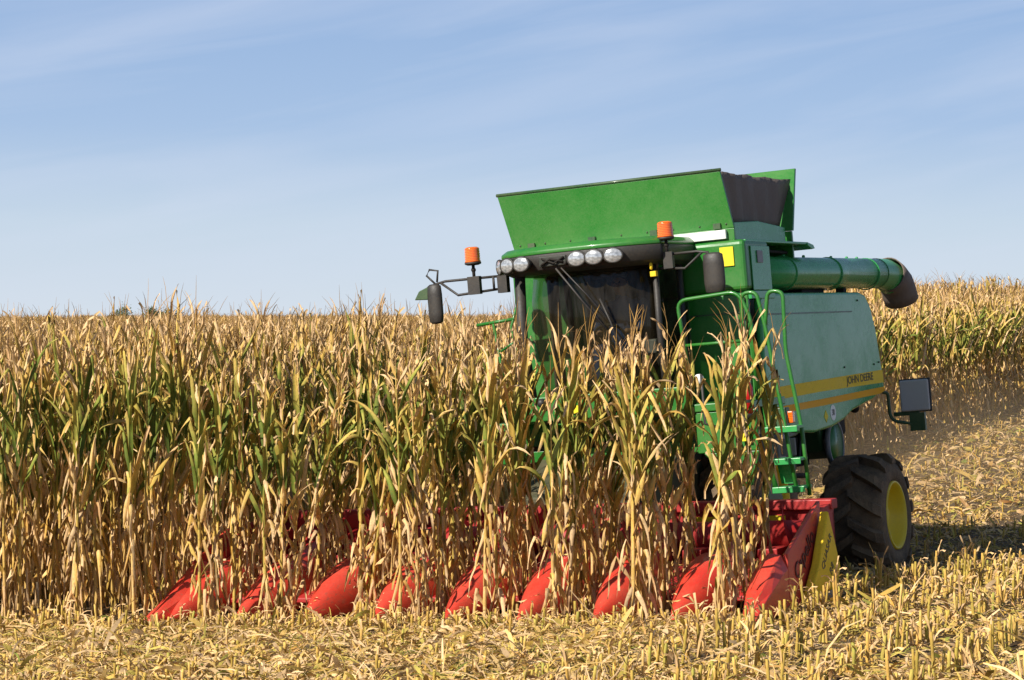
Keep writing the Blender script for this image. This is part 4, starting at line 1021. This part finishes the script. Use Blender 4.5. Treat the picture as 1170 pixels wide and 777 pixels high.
# ---- wheels
def wheel(xc, yc, zc, Rr, W, rim_r, nlug, out):
    w = empty('wheel', root); w.location = (xc, yc, zc)
    m = MB(); h = W/2
    m.lathe([(-h*.86, rim_r), (-h*.98, rim_r+0.05), (-h*1.0, rim_r+(Rr-rim_r)*.5), (-h*.93, Rr*.90), (-h*.72, Rr*.94), (0, Rr*.95), (h*.72, Rr*.94), (h*.93, Rr*.90), (h*1.0, rim_r+(Rr-rim_r)*.5), (h*.98, rim_r+0.05), (h*.86, rim_r)], (0, 0, 0), 'x', 64)
    m.smooth = False
    for i in range(nlug):
        for s_ in (-1, 1):
            a0 = 2*math.pi*(i + (0.5 if s_ > 0 else 0))/nlug
            rings_ = []
            for j in range(6):
                t_ = j/5; x = s_*h*(-0.04 + 1.03*t_); a = a0 + 0.34*t_**0.9; ro = Rr*(1.085 - 0.105*max(0, t_-0.78)/0.22); ri = Rr*0.90
                tw = 0.034/Rr*(1.0 + 0.5*t_)*1.2
                rings_.append([(x, ri*math.cos(a-tw*1.3), ri*math.sin(a-tw*1.3)), (x, ro*math.cos(a-tw), ro*math.sin(a-tw)), (x, ro*math.cos(a+tw), ro*math.sin(a+tw)), (x, ri*math.cos(a+tw*1.3), ri*math.sin(a+tw*1.3))])
            m.rings(rings_, True)
    m.build('tyre', RUBBER, w)
    m = MB(); e = out
    m.lathe([(e*h*.90, rim_r+0.012), (e*h*.97, rim_r+0.008), (e*h*.97, rim_r-0.015), (e*h*.86, rim_r-0.03), (e*h*.70, rim_r-0.05), (e*h*.45, rim_r-0.07), (e*h*.40, rim_r*.72), (e*h*.50, rim_r*.55), (e*h*.55, rim_r*.30), (e*h*.62, rim_r*.28), (e*h*.66, rim_r*.22), (e*h*.66, 0)], (0, 0, 0), 'x', 48)
    m.build('rim', RIMY, w)
    m = MB()
    for k in range(10): m.ball((e*h*.50, rim_r*.42*math.cos(k*math.pi/5), rim_r*.42*math.sin(k*math.pi/5)), 0.02, 8, 6)
    m.build('wheel_nuts', STEEL, w)
    return w
wheel(1.78, 7.38, 0.26, 0.675, 0.74, 0.39, 13, 1)
wheel(-0.95, 7.38, 0.38, 0.665, 0.62, 0.385, 16, -1)
wheel(1.42, 4.45, 0.66, 0.80, 0.62, 0.42, 18, 1)
wheel(-0.75, 4.45, 0.80, 0.80, 0.62, 0.42, 18, -1)

# rear light board on its bent arm
m = MB(); m.tube(smooth_path([(1.70, 8.62, 1.68), (1.76, 8.66, 1.66), (1.76, 8.68, 1.32), (2.02, 8.7, 1.27)]), 0.022, 8); m.box((1.80, 8.70, 1.37), (2.12, 8.74, 1.42)); m.box((2.0, 8.68, 1.18), (2.19, 8.75, 1.40)); LB = paint('light_board_face', (0.5, 0.5, 0.5), 0.6, 0, 0.4)
ra = m.build('light_board_arm', DKGREEN, root, 0.004)
m = MB(); m.box((1.91, 8.66, 1.42), (2.27, 8.70, 1.80)); m.build('light_board', LB, ra, 0.045, 4)
m = MB(); m.box((1.895, 8.703, 1.405), (2.285, 8.73, 1.815)); m.build('board_back', BLACK, ra, 0.05, 4)

# ---- dust and chaff blowing out behind the machine
def dust(name, c, rad, dens, label):
    m = MB(); m.ball((0, 0, 0), (1, 1, 1), 28, 16)
    mt = bpy.data.materials.new(name + '_air'); mt.use_nodes = True
    N, L = mt.node_tree.nodes, mt.node_tree.links
    for n_ in list(N): N.remove(n_)
    out = N.new('ShaderNodeOutputMaterial'); pv = N.new('ShaderNodeVolumePrincipled')
    pv.inputs['Color'].default_value = (0.62, 0.47, 0.30, 1); pv.inputs['Anisotropy'].default_value = 0.2
    tc = N.new('ShaderNodeTexCoord'); nz = N.new('ShaderNodeTexNoise'); nz.inputs['Scale'].default_value = 1.6; nz.inputs['Detail'].default_value = 3
    ln_ = N.new('ShaderNodeVectorMath'); ln_.operation = 'LENGTH'
    fall = N.new('ShaderNodeMapRange'); fall.inputs['From Min'].default_value = 0.25; fall.inputs['From Max'].default_value = 1.0; fall.inputs['To Min'].default_value = 1; fall.inputs['To Max'].default_value = 0
    mr = N.new('ShaderNodeMapRange'); mr.inputs['From Min'].default_value = 0.35; mr.inputs['From Max'].default_value = 0.65; mr.inputs['To Min'].default_value = 0.25
    mu = N.new('ShaderNodeMath'); mu.operation = 'MULTIPLY'; mu2 = N.new('ShaderNodeMath'); mu2.operation = 'MULTIPLY'; mu2.inputs[1].default_value = dens
    L.new(tc.outputs['Object'], nz.inputs['Vector']); L.new(tc.outputs['Object'], ln_.inputs[0]); L.new(ln_.outputs['Value'], fall.inputs['Value'])
    L.new(nz.outputs['Fac'], mr.inputs['Value']); L.new(mr.outputs[0], mu.inputs[0]); L.new(fall.outputs[0], mu.inputs[1]); L.new(mu.outputs[0], mu2.inputs[0])
    L.new(mu2.outputs[0], pv.inputs['Density']); L.new(pv.outputs[0], out.inputs['Volume'])
    o = m.build(name, mt); o.location = c; o.scale = rad; o.rotation_euler = (0, 0, -PSI)
    tag(o, label, 'dust', kind='stuff')
x_, y_ = to_world(-0.2, 17.0)
dust('dust', (x_, y_, 0.45), (3.8, 10.5, 1.75), 0.075, 'brown dust and chaff hanging behind the harvester')
scene.cycles.volume_step_rate = 3.0
scene.cycles.volume_max_steps = 64

rc = np.random.default_rng(5); T = Tissue(); rdc = random.Random(8)
for k in range(420):
    u_ = rc.normal(0.8, 1.2); v_ = rc.uniform(8.6, 15); x_, y_ = to_world(u_, v_); z_ = float(ground(x_, y_)) + abs(rc.normal(0.2, 0.75)) + 0.05
    leaf(T, rdc, (x_, y_, z_), rdc.uniform(0, 6.28), rdc.uniform(0, 3), rdc.uniform(-1, 1), rdc.uniform(0.02, 0.07), rdc.uniform(0.004, 0.012), rdc.uniform(0.6, 1.1), 1.0, 0.0, 1.0, seg=2)
o = bpy.data.objects.new('chaff', T.mesh('chaff', [LEAF])); COL.objects.link(o); tag(o, 'pale chaff flying in the dust behind the harvester', 'chaff', kind='stuff')

# ---- the driver, seated in the cab
def driver():
    me = bpy.data.meshes.new('person')
    P = {'pelvis': (0.55, 3.48, 2.42, .15), 'waist': (0.55, 3.46, 2.58, .135), 'chest': (0.55, 3.45, 2.80, .15), 'neckb': (0.55, 3.44, 2.95, .07), 'neck': (0.55, 3.43, 3.00, .052), 'jaw': (0.55, 3.405, 3.06, .075), 'head': (0.55, 3.42, 3.13, .088), 'crown': (0.55, 3.43, 3.19, .07)}
    E_ = [('pelvis', 'waist'), ('waist', 'chest'), ('chest', 'neckb'), ('neckb', 'neck'), ('neck', 'jaw'), ('jaw', 'head'), ('head', 'crown')]
    for sx, n_ in ((-1, 'l'), (1, 'r')):
        P.update({n_+'sh': (0.55+sx*.19, 3.45, 2.88, .065), n_+'el': (0.55+sx*.26, 3.30, 2.63, .045), n_+'wr': (0.55+sx*.16, 3.16, 2.60, .03), n_+'hd': (0.55+sx*.14, 3.125, 2.62, .032),
                  n_+'hip': (0.55+sx*.10, 3.42, 2.40, .095), n_+'kn': (0.55+sx*.15, 3.05, 2.44, .065), n_+'an': (0.55+sx*.13, 3.02, 2.06, .042), n_+'ft': (0.55+sx*.13, 2.93, 2.02, .035)})
        E_ += [('chest', n_+'sh'), (n_+'sh', n_+'el'), (n_+'el', n_+'wr'), (n_+'wr', n_+'hd'), ('pelvis', n_+'hip'), (n_+'hip', n_+'kn'), (n_+'kn', n_+'an'), (n_+'an', n_+'ft')]
    K = list(P); me.from_pydata([P[k][:3] for k in K], [(K.index(a), K.index(b)) for a, b in E_], [])
    SK = paint('skin', (0.45, 0.24, 0.15), 0.5, 0, 0.05); JK = paint('blue_work_jacket', (0.03, 0.07, 0.20), 0.85, 0, 0.1)
    o = bpy.data.objects.new('person', me); COL.objects.link(o)
    sk = o.modifiers.new('skin', 'SKIN')
    lay = me.skin_vertices[0] if me.skin_vertices else None
    if lay is None:
        bpy.context.view_layer.objects.active = o
    for i, k in enumerate(K):
        me.skin_vertices[0].data[i].radius = (P[k][3], P[k][3])
    me.skin_vertices[0].data[0].use_root = True
    o.modifiers.new('sub', 'SUBSURF').levels = 2
    o.modifiers['sub'].render_levels = 2
    m2 = bpy.data.meshes.new_from_object(o.evaluated_get(bpy.context.evaluated_depsgraph_get()))
    bpy.data.objects.remove(o); m2.name = 'person'
    m2.materials.clear(); m2.materials.append(JK); m2.materials.append(SK)
    for f in m2.polygons:
        c = f.center; f.use_smooth = True
        f.material_index = 1 if c.z > 2.985 or (c.y < 3.18 and c.z > 2.54 and abs(c.x-0.55) > 0.09 and abs(c.x-0.55) < 0.24) else 0
    o = bpy.data.objects.new('person', m2); COL.objects.link(o); o.matrix_world = root.matrix_world
    tag(o, 'driver in dark blue clothing sitting at the wheel behind the cab windscreen', 'person')
    hr = MB(); hr.ball((0.55, 3.45, 3.17), (0.092, 0.095, 0.075)); hr.build('hair', paint('dark_hair', (0.03, 0.02, 0.015), 0.7), o)
    fc = MB()
    for sx in (-1, 1): fc.ball((0.55+sx*0.032, 3.335, 3.125), 0.011, 8, 6)
    fc.build('eyes', TEXTB, o)
    fn = MB(); fn.ball((0.55, 3.322, 3.095), (0.013, 0.02, 0.022), 8, 6)
    for sx in (-1, 1): fn.ball((0.55+sx*0.088, 3.42, 3.11), (0.012, 0.02, 0.03), 8, 6)
    fn.build('nose_and_ears', SK, o)
try:
    driver()
except Exception as ex:
    print('driver failed', ex)
